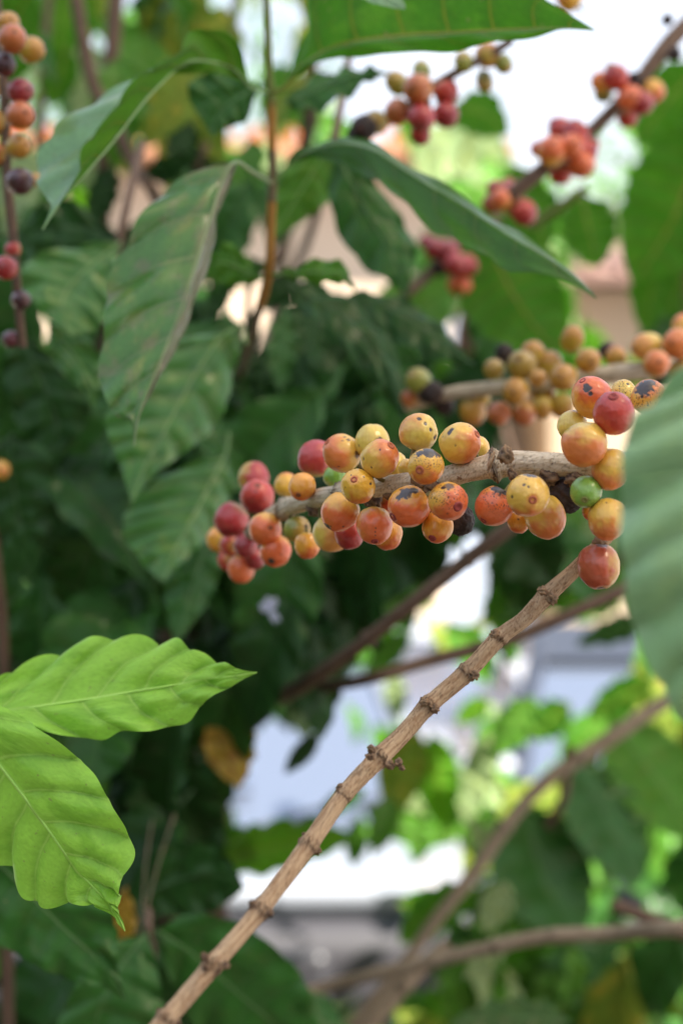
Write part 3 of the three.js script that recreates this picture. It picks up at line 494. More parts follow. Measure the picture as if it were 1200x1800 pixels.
// ------------------------------------------------------------------ shoots near the lens
{
  const t = thing('young_shoot', 'pair of bright lime green young leaves reaching in at the left', 'coffee shoot', at(-130, 1240, 0.67));
  stem(t, [[-150, 1150, 0.68, 8], [-135, 1235, 0.67, 8], [-140, 1320, 0.67, 9], [-170, 1500, 0.68, 10]], 'green', { radial: 12, step: 0.002, rough: 0.3 });
  const a = leaf(t, 'lime', [[-110, 1205, 0.655, -112, 1208, 0, -108, 1203, 0], [-60, 1272, 0.65, -135, 1380, 0.02, 15, 1245, -0.005], [0, 1345, 0.642, -75, 1475, 0.02, 108, 1300, -0.008], [38, 1394, 0.638, -35, 1510, 0.018, 165, 1365, -0.01], [73, 1441, 0.634, 16, 1528, 0.014, 212, 1425, -0.01], [108, 1490, 0.631, 62, 1580, 0.01, 230, 1490, -0.008], [142, 1535, 0.629, 105, 1593, 0.008, 224, 1545, -0.005], [172, 1567, 0.627, 150, 1580, 0.004, 211, 1578, -0.002], [200, 1597, 0.626, 192, 1606, 0.001, 209, 1597, 0], [214, 1622, 0.626, 209, 1625, 0, 217, 1620, 0], [220, 1637, 0.626, 219, 1637, 0, 221, 1637, 0]], { seed: 2.2, scallop: 0.06, puff: 0.0062, sharp: 0.5, wave: 0.003, stalk: [[-136, 1240, 0.67], [-122, 1215, 0.66]], nu: 110, nv: 12, flip: -1, rib: 0.0007 });
  a.userData.label = 'larger lime leaf pointing down with a drip tip';
  const b = leaf(t, 'lime', [[-120, 1280, 0.70, -121, 1276, 0, -119, 1284, 0], [-60, 1266, 0.70, -20, 1212, 0.005, -40, 1290, -0.004], [0, 1253, 0.697, 62, 1165, 0.012, 38, 1286, -0.006], [90, 1239, 0.692, 150, 1131, 0.015, 120, 1297, -0.008], [170, 1227, 0.688, 235, 1122, 0.014, 195, 1293, -0.008], [250, 1213, 0.684, 306, 1127, 0.012, 276, 1287, -0.006], [320, 1202, 0.681, 355, 1150, 0.008, 342, 1255, -0.004], [380, 1192, 0.679, 396, 1166, 0.003, 394, 1216, -0.001], [420, 1187, 0.678, 428, 1178, 0, 426, 1195, 0], [452, 1182, 0.678, 452, 1181, 0, 452, 1183, 0]], { seed: 5.1, scallop: 0.08, puff: 0.0058, sharp: 0.5, wave: 0.0034, stalk: [[-138, 1300, 0.675], [-130, 1290, 0.69]], nu: 110, nv: 12, flip: 1, rib: 0.0007 });
  b.userData.label = 'smaller lime leaf pointing right with a scalloped edge';
}
{
  const t = thing('near_shoot', 'big blurred green leaf closest to the camera at the right edge', 'coffee leaf', at(1330, 560, 0.42));
  stem(t, [[1380, 380, 0.43, 9], [1350, 500, 0.425, 9], [1345, 600, 0.42, 10]], 'green', { radial: 12, step: 0.003, rough: 0.3 });
  leaf(t, 'near', [[1318, 615, 0.415, 1312, 616, 0, 1324, 614, 0], [1312, 665, 0.41, 1190, 668, 0.01, 1420, 690, 0.01], [1310, 715, 0.406, 1135, 715, 0.012, 1450, 760, 0.012], [1308, 790, 0.4, 1086, 795, 0.014, 1480, 850, 0.014], [1304, 880, 0.396, 1092, 885, 0.016, 1490, 940, 0.015], [1300, 970, 0.394, 1087, 985, 0.016, 1480, 1030, 0.015], [1295, 1070, 0.394, 1107, 1085, 0.016, 1460, 1120, 0.015], [1286, 1160, 0.396, 1143, 1172, 0.014, 1420, 1200, 0.012], [1272, 1245, 0.4, 1188, 1250, 0.008, 1350, 1270, 0.008], [1255, 1310, 0.405, 1230, 1312, 0.002, 1280, 1320, 0.002], [1235, 1380, 0.41, 1234, 1381, 0, 1237, 1381, 0]], { seed: 1.4, puff: 0.010, sharp: 0.9, wave: 0.005, scallop: 0.05, camber: 0.12, stalk: [[1346, 580, 0.42], [1330, 600, 0.417]], flip: -1 });
}
// ------------------------------------------------------------------ the upright shoot with its leaf pairs
{
  const t = thing('leafy_shoot', 'upright green and amber shoot carrying pairs of long dark leaves', 'coffee shoot', at(475, 330, 0.92));
  stem(t, [[466, -60, 0.9, 6], [470, 40, 0.905, 6.5], [473, 130, 0.91, 7.5], [476, 165, 0.912, 9], [478, 250, 0.915, 7.5], [479, 320, 0.92, 8], [476, 400, 0.925, 8], [472, 480, 0.94, 8], [455, 545, 1.0, 8], [432, 620, 1.15, 8], [410, 710, 1.35, 9], [396, 900, 1.6, 9], [330, 1150, 1.7, 10], [250, 1400, 1.3, 12], [230, 1840, 1.35, 14]], 'green', { radial: 18, step: 0.002, rough: 0.35, nodes: [0.23, 0.385, 0.54], mats: (u) => u < 0.22 ? null : u < 0.56 ? (u > 0.3 && u < 0.39 ? ['brown', 0.75] : ['amber', sst(0.22, 0.25, u)]) : ['brown', 0.9] });
  leaf(t, 'pale', [[437, 150, 0.9, 437, 149, 0, 437, 151, 0], [410, 120, 0.89, 415, 72, -0.004, 414, 140, 0.004], [365, 107, 0.872, 352, 50, -0.008, 383, 130, 0.006], [325, 110, 0.852, 315, 92, -0.012, 318, 130, 0.012], [288, 142, 0.833, 268, 120, -0.014, 218, 152, 0.016], [247, 187, 0.814, 212, 172, -0.014, 143, 190, 0.02], [205, 243, 0.8, 168, 230, -0.012, 84, 248, 0.022], [163, 292, 0.788, 144, 280, -0.009, 63, 302, 0.018], [132, 327, 0.78, 127, 322, -0.004, 80, 345, 0.01], [100, 365, 0.774, 101, 367, 0, 90, 363, 0.002], [75, 404, 0.77, 75, 404, 0, 74, 403, 0]], { seed: 3.3, puff: 0.0022, wave: 0.0018, scallop: 0.05, stalk: [[476, 163, 0.912], [455, 158, 0.905]], flip: 1, rib: 0.0008, under: 'glow' }).userData.label = 'curled leaf at upper left showing both faces';
  leaf(t, 'clear', [[502, 150, 0.9, 502, 149, 0, 502, 151, 0], [535, 112, 0.885, 532, 70, 0.01, 541, 119, -0.004], [600, 80, 0.86, 555, -20, 0.03, 612, 99, -0.008], [700, 64, 0.83, 650, -80, 0.05, 716, 96, -0.012], [800, 58, 0.805, 760, -100, 0.05, 816, 86, -0.012], [900, 52, 0.785, 870, -65, 0.03, 906, 70, -0.008], [985, 49, 0.77, 965, 2, 0.012, 989, 53, -0.003], [1044, 53, 0.76, 1044, 52, 0, 1044, 54, 0]], { seed: 7.7, puff: 0.0008, wave: 0.0014, scallop: 0.06, stalk: [[478, 164, 0.912], [490, 158, 0.905]], flip: 1, rib: 0.0009 }).userData.label = 'broad leaf across the top, lit through from behind';
  leaf(t, 'worn', [[412, 285, 0.83, 411, 284, 0, 413, 286, 0], [388, 325, 0.822, 322, 308, 0, 412, 300, 0.012], [366, 395, 0.812, 235, 400, -0.004, 387, 370, 0.02], [340, 478, 0.8, 193, 500, -0.006, 366, 455, 0.024], [312, 560, 0.79, 178, 595, -0.006, 340, 545, 0.022], [283, 632, 0.782, 177, 680, -0.004, 306, 618, 0.016], [258, 695, 0.776, 198, 726, -0.002, 270, 685, 0.008], [243, 735, 0.772, 230, 744, 0, 246, 732, 0.002], [236, 785, 0.77, 235, 785, 0, 237, 785, 0]], { seed: 9.2, puff: 0.0036, wave: 0.004, scallop: 0.04, stalk: [[478, 322, 0.92], [440, 300, 0.87]], flip: -1, nu: 96 }).userData.label = 'long hanging leaf left of the shoot, tip pointing down';
  leaf(t, 'soft', [[500, 298, 0.915, 500, 297, 0, 501, 299, 0], [530, 272, 0.905, 528, 264, 0.004, 534, 278, 0], [585, 254, 0.89, 580, 244, 0.01, 588, 285, -0.004], [650, 262, 0.87, 655, 252, 0.014, 645, 306, -0.006], [715, 302, 0.85, 735, 300, 0.016, 697, 350, -0.008], [790, 350, 0.83, 815, 350, 0.018, 766, 404, -0.008], [860, 394, 0.815, 884, 394, 0.016, 834, 444, -0.006], [930, 436, 0.8, 950, 438, 0.012, 908, 474, -0.004], [995, 478, 0.79, 1006, 480, 0.006, 988, 492, -0.002], [1048, 525, 0.78, 1048, 524, 0, 1047, 526, 0]], { seed: 4.6, puff: 0.001, wave: 0.0018, scallop: 0.08, stalk: [[478, 322, 0.92], [488, 312, 0.918]], flip: -1, under: 'fold' }).userData.label = 'narrow arching leaf sweeping right from the shoot';
  leaf(t, 'mid', [[490, 482, 0.935, 490, 481, 0, 490, 483, 0], [520, 480, 0.93, 520, 470, 0.004, 522, 492, 0], [560, 478, 0.925, 562, 455, 0.006, 562, 500, 0], [600, 480, 0.92, 602, 462, 0.006, 598, 500, 0], [618, 500, 0.915, 619, 495, 0, 616, 505, 0], [628, 520, 0.912, 628, 520, 0, 628, 521, 0]], { seed: 6.4, stalk: [[473, 482, 0.94]], flip: 1 });
  leaf(t, 'mid', [[462, 490, 0.95, 462, 489, 0, 462, 491, 0], [430, 475, 0.955, 436, 455, 0, 428, 500, 0], [395, 462, 0.96, 400, 425, 0, 392, 500, 0], [372, 465, 0.965, 374, 445, 0, 370, 490, 0], [350, 480, 0.97, 350, 479, 0, 350, 481, 0]], { seed: 2.9, stalk: [[473, 485, 0.94]], flip: 1 });
  leaf(t, 'soft', [[425, 575, 0.99, 425, 573, 0, 425, 578, 0], [388, 592, 0.985, 330, 592, 0, 420, 618, 0.01], [345, 655, 0.975, 225, 640, -0.004, 402, 695, 0.016], [310, 718, 0.965, 190, 715, -0.004, 374, 755, 0.018], [280, 775, 0.957, 188, 765, -0.002, 325, 795, 0.012], [252, 825, 0.95, 210, 816, 0, 275, 832, 0.004], [232, 884, 0.945, 231, 884, 0, 233, 884, 0]], { seed: 8.8, puff: 0.0045, wave: 0.003, stalk: [[432, 605, 0.985]], flip: -1 });
  leaf(t, 'soft', [[398, 795, 1.03, 397, 794, 0, 399, 796, 0], [375, 840, 1.02, 292, 835, 0, 408, 858, 0.01], [350, 888, 1.01, 224, 895, -0.004, 388, 918, 0.014], [325, 935, 1.0, 220, 945, -0.004, 354, 958, 0.012], [302, 980, 0.99, 252, 992, 0, 318, 990, 0.004], [287, 1022, 0.985, 286, 1022, 0, 288, 1022, 0]], { seed: 1.9, puff: 0.0036, stalk: [[402, 760, 1.035]], flip: -1 });
  leaf(t, 'dark', [[372, 930, 1.07, 371, 929, 0, 373, 931, 0], [352, 985, 1.065, 296, 980, 0, 388, 985, 0.01], [338, 1030, 1.06, 288, 1040, 0, 378, 1035, 0.012], [325, 1080, 1.05, 294, 1088, 0, 352, 1080, 0.006], [309, 1132, 1.045, 308, 1132, 0, 310, 1132, 0]], { seed: 3.8, stalk: [[396, 895, 1.05]], flip: -1 });
}
{
  const t = thing('leaf_spray', 'dark glossy leaves drooping between the amber shoot and the red cherries', 'coffee leaves', at(570, 260, 1.08));
  stem(t, [[640, -60, 1.2, 7], [610, 120, 1.15, 7], [585, 260, 1.08, 8], [570, 330, 1.2, 7], [530, 450, 1.7, 8], [480, 560, 1.9, 8], [400, 800, 1.3, 9], [330, 1150, 1.4, 11], [300, 1840, 1.5, 13]], 'brown', { radial: 14, step: 0.003 });
  const F = { flip: -1, puff: 0.002, wave: 0.003 };
  leaf(t, 'dark', [[588, 262, 1.06, 588, 261, 0, 589, 263, 0], [620, 325, 1.055, 578, 345, 0, 650, 312, 0.005], [653, 385, 1.05, 600, 420, 0, 700, 375, 0.01], [684, 440, 1.045, 642, 472, 0, 730, 432, 0.008], [703, 485, 1.04, 690, 500, 0, 722, 480, 0.002], [716, 520, 1.04, 715, 520, 0, 717, 520, 0]], { seed: 2.1, ...F });
  leaf(t, 'mid', [[592, 250, 1.08, 592, 249, 0, 593, 251, 0], [568, 275, 1.08, 530, 265, 0, 595, 300, 0.01], [535, 325, 1.075, 490, 320, 0, 580, 350, 0.012], [505, 375, 1.07, 482, 375, 0, 530, 390, 0.006], [478, 418, 1.065, 477, 418, 0, 479, 418, 0]], { seed: 2.7, ...F });
  leaf(t, 'dark', [[455, 150, 1.0, 455, 149, 0, 455, 151, 0], [430, 165, 1.0, 420, 130, 0, 440, 200, 0], [398, 185, 1.0, 360, 130, 0, 430, 215, 0], [380, 205, 1.0, 330, 165, 0, 400, 225, 0], [374, 240, 1.0, 373, 240, 0, 375, 240, 0]], { seed: 2.9, ...F });
  leaf(t, 'dark', [[500, 180, 1.02, 500, 179, 0, 501, 181, 0], [540, 165, 1.02, 540, 140, 0.01, 545, 195, -0.005], [600, 140, 1.02, 600, 122, 0.01, 605, 170, -0.005], [650, 128, 1.02, 650, 120, 0.004, 652, 142, 0], [684, 128, 1.02, 684, 127, 0, 684, 129, 0]], { seed: 3.9, ...F });
  leaf(t, 'deep', [[505, 498, 1.0, 505, 497, 0, 505, 499, 0], [545, 520, 1.0, 560, 505, 0.008, 528, 545, -0.006], [600, 555, 0.995, 628, 540, 0.012, 575, 590, -0.008], [650, 605, 0.99, 685, 600, 0.012, 630, 650, -0.006], [690, 665, 0.985, 712, 672, 0.006, 678, 700, 0], [708, 740, 0.98, 709, 740, 0, 707, 740, 0]], { seed: 4.9, ...F, flip: 1 });
  leaf(t, 'deep', [[596, 522, 1.03, 596, 521, 0, 596, 523, 0], [650, 530, 1.03, 655, 515, 0.008, 645, 565, -0.006], [710, 555, 1.025, 722, 535, 0.012, 695, 600, -0.008], [765, 592, 1.02, 780, 580, 0.01, 748, 632, -0.006], [808, 625, 1.015, 815, 622, 0.004, 800, 640, 0], [838, 645, 1.01, 838, 644, 0, 838, 646, 0]], { seed: 5.9, ...F, flip: 1 });
  leaf(t, 'dark', [[640, 590, 1.1, 640, 589, 0, 640, 591, 0], [680, 600, 1.1, 700, 580, 0, 660, 630, 0], [700, 640, 1.1, 735, 640, 0, 660, 680, 0], [700, 700, 1.1, 740, 720, 0, 660, 720, 0], [690, 780, 1.1, 690, 780, 0, 689, 780, 0]], { seed: 6.9, ...F });
  leaf(t, 'near', [[560, -95, 0.8, 560, -96, 0, 560, -94, 0], [610, -50, 0.79, 630, -70, 0, 600, -25, 0], [670, -10, 0.78, 690, -25, 0, 655, 5, 0], [712, 12, 0.775, 713, 10, 0, 711, 17, 0]], { seed: 7.1, flip: -1, puff: 0.0006, wave: 0.0005 });
}
{
  const t = thing('leaf_cluster', 'rounded dark leaves hanging at far left under the red cherries', 'coffee leaves', at(200, 420, 1.05));
  stem(t, [[250, 250, 1.15, 8], [215, 400, 1.06, 8], [190, 560, 1.12, 8], [160, 800, 1.3, 9], [185, 1840, 1.45, 11]], 'brown', { radial: 14, step: 0.003 });
  const F = { flip: -1, puff: 0.002, wave: 0.003 };
  leaf(t, 'soft', [[212, 425, 1.04, 212, 424, 0, 212, 426, 0], [175, 455, 1.035, 120, 435, 0, 205, 480, 0], [140, 485, 1.03, 55, 455, 0, 195, 530, 0], [115, 515, 1.025, 36, 495, 0, 185, 565, 0], [110, 550, 1.02, 70, 545, 0, 160, 582, 0], [125, 590, 1.015, 124, 590, 0, 126, 590, 0]], { seed: 1.2, ...F });
  leaf(t, 'deep', [[250, 435, 1.1, 250, 434, 0, 250, 436, 0], [200, 415, 1.1, 190, 400, 0, 200, 445, 0], [130, 400, 1.1, 125, 352, 0, 140, 450, 0], [70, 405, 1.1, 65, 365, 0, 75, 445, 0], [25, 430, 1.1, 25, 429, 0, 25, 431, 0]], { seed: 2.2, ...F });
  leaf(t, 'soft', [[85, 565, 1.06, 85, 564, 0, 85, 566, 0], [110, 600, 1.06, 88, 620, 0, 150, 590, 0], [140, 640, 1.055, 120, 665, 0, 180, 640, 0], [160, 680, 1.05, 150, 690, 0, 178, 682, 0], [163, 720, 1.05, 162, 720, 0, 164, 720, 0]], { seed: 3.2, ...F });
  leaf(t, 'deep', [[40, 590, 1.12, 40, 589, 0, 40, 591, 0], [60, 640, 1.12, 5, 640, 0, 130, 650, 0], [90, 710, 1.12, 20, 720, 0, 165, 700, 0], [100, 770, 1.12, 50, 780, 0, 140, 765, 0], [70, 850, 1.12, 69, 850, 0, 71, 850, 0]], { seed: 4.2, ...F });
  leaf(t, 'deep', [[20, 760, 1.1, 20, 759, 0, 20, 761, 0], [20, 820, 1.1, -40, 830, 0, 90, 800, 0], [30, 890, 1.1, -40, 900, 0, 102, 880, 0], [40, 950, 1.1, 0, 960, 0, 85, 945, 0], [55, 1030, 1.1, 54, 1030, 0, 56, 1030, 0]], { seed: 5.2, ...F });
  leaf(t, 'deep', [[160, 960, 1.2, 160, 959, 0, 160, 961, 0], [180, 1010, 1.2, 120, 1010, 0, 240, 1000, 0], [190, 1070, 1.2, 110, 1075, 0, 265, 1060, 0], [200, 1130, 1.2, 140, 1135, 0, 250, 1125, 0], [215, 1190, 1.2, 214, 1190, 0, 216, 1190, 0]], { seed: 6.2, ...F });
}
{
  const t = thing('low_shoot', 'large dark leaves spreading beneath the lime leaves at bottom left', 'coffee leaves', at(240, 1640, 1.0));
  stem(t, [[262, 1600, 1.03, 6], [262, 1640, 1.01, 7], [268, 1680, 1.08, 7], [250, 1760, 1.2, 8], [240, 1850, 1.25, 9]], 'brown', { radial: 14, step: 0.003 });
  const F = { flip: -1, puff: 0.0014, wave: 0.003 };
  leaf(t, 'dark', [[-40, 1480, 0.86, -40, 1479, 0, -40, 1481, 0], [15, 1535, 0.86, -60, 1600, 0, 110, 1520, 0], [70, 1590, 0.858, 5, 1660, -0.005, 180, 1575, 0], [120, 1640, 0.855, 60, 1695, -0.005, 205, 1630, 0], [165, 1680, 0.852, 120, 1722, -0.003, 206, 1690, 0], [200, 1725, 0.85, 185, 1738, 0, 214, 1728, 0], [222, 1760, 0.85, 221, 1760, 0, 223, 1760, 0]], { seed: 1.1, ...F });
  leaf(t, 'dark', [[260, 1640, 0.99, 260, 1639, 0, 260, 1641, 0], [225, 1680, 0.98, 180, 1665, 0, 275, 1700, 0], [190, 1740, 0.97, 130, 1740, 0, 285, 1760, 0], [165, 1810, 0.965, 100, 1820, 0, 280, 1830, 0], [140, 1900, 0.96, 139, 1900, 0, 141, 1900, 0]], { seed: 2.1, ...F });
  leaf(t, 'dark', [[275, 1635, 1.02, 275, 1634, 0, 275, 1636, 0], [330, 1670, 1.02, 350, 1605, 0, 300, 1720, 0], [400, 1730, 1.02, 450, 1640, 0, 340, 1800, 0], [470, 1790, 1.02, 530, 1715, 0, 400, 1850, 0], [530, 1850, 1.02, 560, 1800, 0, 470, 1890, 0], [580, 1910, 1.02, 580, 1909, 0, 580, 1911, 0]], { seed: 3.1, ...F, flip: 1 });
  leaf(t, 'deep', [[240, 1590, 1.1, 240, 1589, 0, 240, 1591, 0], [280, 1560, 1.1, 270, 1500, 0, 300, 1610, 0], [340, 1540, 1.1, 330, 1480, 0, 355, 1610, 0], [395, 1540, 1.1, 395, 1500, 0, 395, 1590, 0], [430, 1560, 1.1, 430, 1559, 0, 430, 1561, 0]], { seed: 4.1, ...F });
  leaf(t, 'gold', [[222, 1560, 1.06, 222, 1559, 0, 222, 1561, 0], [218, 1600, 1.06, 195, 1600, 0, 240, 1610, 0], [212, 1650, 1.06, 195, 1655, 0, 232, 1650, 0], [205, 1700, 1.06, 205, 1700, 0, 206, 1700, 0]], { seed: 5.1, ...F });
  for (const [x0, y0, x1, y1] of [[250, 1625, 268, 1440], [252, 1625, 308, 1430]]) mesh('dry_stalk', wire([[x0, y0, 1.02], [(x0 + x1) / 2 - 4, (y0 + y1) / 2, 1.05], [x1, y1, 1.09]].map((q) => { const p = at(...q).sub(t.position); return [p.x, p.y, p.z, 0.00042]; }), 6, 12), std(0.24, 0.165, 0.115, 0.8), t);
}
// ------------------------------------------------------------------ other fruiting branches
function fruiting(label, rows, kind, list, o = {}) {
  const m = rows[Math.floor(rows.length / 2)], t = thing('fruiting_branch', label, 'coffee branch', at(m[0], m[1], m[2]));
  stem(t, rows, kind, { radial: 16, step: 0.003, ...o });
  for (const [x, y, r, k, dd = 0, q = {}] of list) cherry(t, x, y, m[2] + dd, r * (o.grow ?? 1), k, { spots: 0, navel: r > 15 ? 1 : 0, navelDark: 1, ns: 0.7, amt: 0.4, ...q });
  return t;
}
fruiting('hanging branch with dark red and orange cherries at the far left', [[-12, -40, 0.88, 9], [8, 150, 0.87, 9], [12, 300, 0.87, 9], [22, 400, 0.87, 9], [30, 500, 0.87, 8], [40, 610, 0.88, 8]], 'brown', [
  [14, 42, 21, 'ochre', -0.01], [22, 68, 25, 'russet', -0.03, { blush: [0, 0, 1], amt: 0.8 }], [55, 88, 23, 'ochre', 0], [8, 114, 21, 'purple', -0.02], [36, 161, 23, 'crimson', -0.01, { blush: [0, 0, 1], amt: 0.7 }], [36, 203, 25, 'russet', -0.02, { blush: [0, -0.4, 1], amt: 0.7 }], [34, 257, 22, 'ochre', -0.01], [36, 319, 24, 'purple', -0.02], [-8, 215, 23, 'russet', 0], [-4, 272, 20, 'russet', 0, { amt: 0.8 }], [62, 316, 12, 'russet', 0.02], [-6, 150, 18, 'peach', 0.01], [10, 471, 21, 'red', -0.02], [24, 438, 14, 'red', 0], [38, 527, 17, 'purple', 0], [20, 596, 15, 'purple', 0.01]], { seed: 11 });
fruiting('drooping branch tip with red, orange and olive cherries under the top leaf', [[900, 70, 0.98, 7], [862, 95, 0.985, 8], [815, 120, 0.99, 8], [765, 150, 1.0, 9], [715, 190, 1.01, 9], [660, 225, 1.02, 9]], 'brown', [
  [734, 156, 25, 'russet', -0.02], [783, 160, 21, 'red', 0], [740, 207, 23, 'crimson', -0.02, { blush: [0, 1, 0], amt: 0.2 }], [783, 201, 21, 'crimson', 0], [738, 236, 17, 'red', 0.01], [699, 196, 22, 'russet', -0.01], [698, 147, 18, 'olive', 0, { el: 1.3 }], [741, 124, 15, 'olive', 0.01, { el: 1.3 }], [815, 110, 16, 'olive', -0.01, { el: 1.2 }], [856, 97, 21, 'russet', -0.01, { amt: 0.8 }], [884, 112, 15, 'olive', -0.01, { el: 1.2 }], [851, 142, 14, 'olive', 0, { el: 1.5, tip: [0.2, 0.9] }], [640, 225, 22, 'dried', 0], [660, 215, 20, 'olive', 0.01], [628, 238, 17, 'dried', 0.02], [745, 182, 12, 'dried', 0.01]], { seed: 12, grow: 1.08 });
fruiting('slanting branch at upper right with three tight clusters of red cherries', [[1230, 20, 1.14, 15], [1180, 70, 1.12, 15], [1120, 145, 1.1, 13], [1060, 210, 1.1, 12], [1000, 262, 1.09, 12], [935, 312, 1.08, 14], [870, 365, 1.08, 11]], 'brown', [
  [1056, 145, 16, 'gold', -0.01], [1081, 136, 20, 'red', -0.02, { amt: 0.1 }], [1106, 172, 20, 'peach', -0.02, { amt: 0.9 }], [1126, 181, 19, 'red', -0.02], [1146, 160, 18, 'peach', 0], [1074, 122, 10, 'olive', 0], [1114, 140, 12, 'dried', -0.01], [1102, 206, 16, 'red', 0.01], [1060, 165, 14, 'olive', 0.01],
  [985, 228, 19, 'red', 0], [1010, 236, 21, 'red', -0.01], [969, 266, 23, 'peach', -0.03], [1002, 258, 20, 'peach', -0.03, { amt: 0.8 }], [1026, 265, 20, 'red', -0.01], [1020, 289, 21, 'peach', -0.02, { amt: 0.9 }], [985, 302, 19, 'red', 0], [946, 262, 13, 'red', 0.01], [1037, 255, 14, 'red', 0.01], [1012, 218, 8, 'dried', 0], [975, 218, 10, 'crimson', 0],
  [870, 331, 13, 'crimson', 0], [881, 352, 17, 'peach', -0.02, { amt: 0.9 }], [898, 341, 18, 'red', -0.01], [920, 373, 20, 'red', -0.02], [864, 357, 15, 'crimson', 0.01], [904, 362, 16, 'peach', -0.01, { amt: 0.9 }], [893, 325, 11, 'red', 0.01],
  [1000, -2, 20, 'gold', 0], [1172, 35, 9, 'dried', -0.02], [1184, 95, 11, 'dried', 0]], { seed: 13, grow: 1.15 });
fruiting('small blurred bunch of deep red cherries behind the arching leaf', [[880, 380, 1.32, 8], [800, 430, 1.3, 9], [755, 480, 1.3, 10], [700, 530, 1.3, 10], [640, 600, 1.5, 10]], 'brown', [
  [765, 437, 17, 'crimson', -0.02], [786, 442, 19, 'crimson', -0.02], [800, 464, 18, 'red', -0.03], [820, 466, 17, 'red', -0.02], [807, 500, 18, 'orange', -0.01, { amt: 0.8 }], [750, 425, 12, 'crimson', 0], [770, 470, 13, 'dried', 0]], { seed: 14, grow: 1.15 });
fruiting('branch of golden cherries just behind the red bunch at right', [[1260, 628, 0.92, 16], [1180, 645, 0.92, 16], [1080, 656, 0.92, 16], [990, 668, 0.93, 15], [900, 680, 0.94, 14], [800, 690, 0.96, 12], [715, 715, 0.98, 11]], 'ash', [
  [1005, 597, 21, 'ochre', -0.01, { el: 1.25, tip: [0.1, -0.9] }], [1033, 634, 23, 'ochre', -0.03, { tip: [0.05, 0.2] }], [1082, 627, 19, 'russet', 0], [1066, 616, 15, 'dried', 0.01], [917, 642, 26, 'olive', -0.02, { amt: 0.9, blush: [0, 0, 1] }], [936, 622, 22, 'ochre', 0], [966, 642, 24, 'ochre', 0], [990, 664, 25, 'ochre', -0.04], [906, 688, 24, 'ochre', -0.03], [868, 650, 19, 'olive', -0.01], [886, 622, 17, 'dried', 0.01], [877, 726, 21, 'russet', -0.01, { amt: 0.7 }], [921, 727, 21, 'russet', -0.01], [955, 688, 22, 'russet', 0.01], [988, 712, 22, 'ochre', 0], [953, 716, 20, 'ochre', 0], [945, 665, 16, 'ochre', -0.03],
  [1137, 609, 25, 'lemon', -0.02, { el: 1.2, tip: [-0.9, 0.2] }], [1153, 639, 24, 'yellow', -0.05], [1192, 604, 28, 'yellow', -0.03, { tip: [-0.6, 0.1] }], [1202, 574, 22, 'peach', 0], [1200, 652, 24, 'ochre', -0.02], [1165, 660, 20, 'dried', 0], [1130, 656, 14, 'dried', 0], [830, 722, 24, 'russet', 0.03, { amt: 0.2 }], [756, 690, 22, 'dried', 0.03], [780, 712, 18, 'dried', 0.04], [735, 670, 23, 'olive', 0.03, { amt: 0 }], [720, 700, 16, 'russet', 0.04], [845, 700, 16, 'ochre', 0.03]], { seed: 15 });
fruiting('dark stem at the left edge with one golden yellow cherry', [[-30, 700, 1.1, 8], [-25, 830, 1.1, 8], [-5, 1000, 1.1, 9], [8, 1200, 1.12, 10], [14, 1850, 1.15, 12]], 'brown', [[0, 826, 17, 'yellow', -0.02, { amt: 0 }]], { seed: 16 });

// ------------------------------------------------------------------ bare stems behind
function bare(label, rows, kind, nodes, seed) { const m = rows[1], t = thing('bare_twig', label, 'stem', at(m[0], m[1], m[2])); stem(t, rows, kind, { radial: 14, step: 0.003, nodes, seed }); }
bare('dark brown stem slanting below the middle of the laden branch', [[960, 880, 1.0, 13], [885, 935, 1.0, 13], [800, 1000, 1.02, 13], [700, 1080, 1.04, 13], [590, 1165, 1.1, 13], [480, 1230, 1.3, 14], [300, 1300, 1.55, 16], [200, 1850, 1.6, 18]], 'brown', [0.25, 0.5], 21);
bare('thin brown stem passing behind the top of the bare twig', [[1180, 1000, 1.22, 12], [1085, 1042, 1.2, 12], [900, 1122, 1.2, 12], [760, 1160, 1.2, 12], [640, 1195, 1.2, 11], [540, 1215, 1.35, 11], [400, 1260, 1.55, 12], [260, 1500, 1.6, 14], [250, 1860, 1.6, 16]], 'brown', [0.3, 0.6], 22);
bare('thick blurred grey-brown stem slanting through the lower right leaves', [[1230, 1200, 1.5, 10], [1150, 1245, 1.5, 13], [1060, 1305, 1.5, 14], [960, 1372, 1.5, 13], [897, 1440, 1.5, 12], [836, 1528, 1.5, 13], [760, 1625, 1.5, 11], [690, 1720, 1.5, 12], [580, 1850, 1.5, 13]], 'grey', [0.3, 0.52], 23);
bare('pale horizontal stem crossing near the bottom right', [[1270, 1622, 1.15, 15], [1180, 1632, 1.15, 15], [1080, 1640, 1.2, 13], [960, 1646, 1.22, 13], [850, 1668, 1.24, 12], [760, 1690, 1.26, 11.5], [660, 1712, 1.28, 11], [540, 1745, 1.3, 11], [400, 1800, 1.2, 14], [330, 1880, 1.2, 15]], 'grey', [0.32, 0.42, 0.55], 24);
bare('short brown stem meeting the horizontal one at the right edge', [[1280, 1660, 1.3, 13], [1200, 1640, 1.3, 13], [1130, 1610, 1.3, 13], [1075, 1590, 1.3, 11]], 'brown', [0.5], 25);
bare('grey stem forking under the horizontal one at the bottom', [[790, 1660, 1.35, 13], [740, 1700, 1.35, 14], [690, 1755, 1.35, 15], [640, 1810, 1.35, 16], [600, 1860, 1.35, 17]], 'grey', [0.4], 26);
bare('pale brown stem leaning across the upper left', [[128, -50, 1.35, 12], [145, 60, 1.35, 12], [165, 150, 1.35, 12], [200, 215, 1.35, 12], [240, 300, 1.35, 11], [270, 340, 1.35, 10], [290, 420, 1.5, 10], [300, 700, 1.7, 12]], 'brown', [0.35], 27);
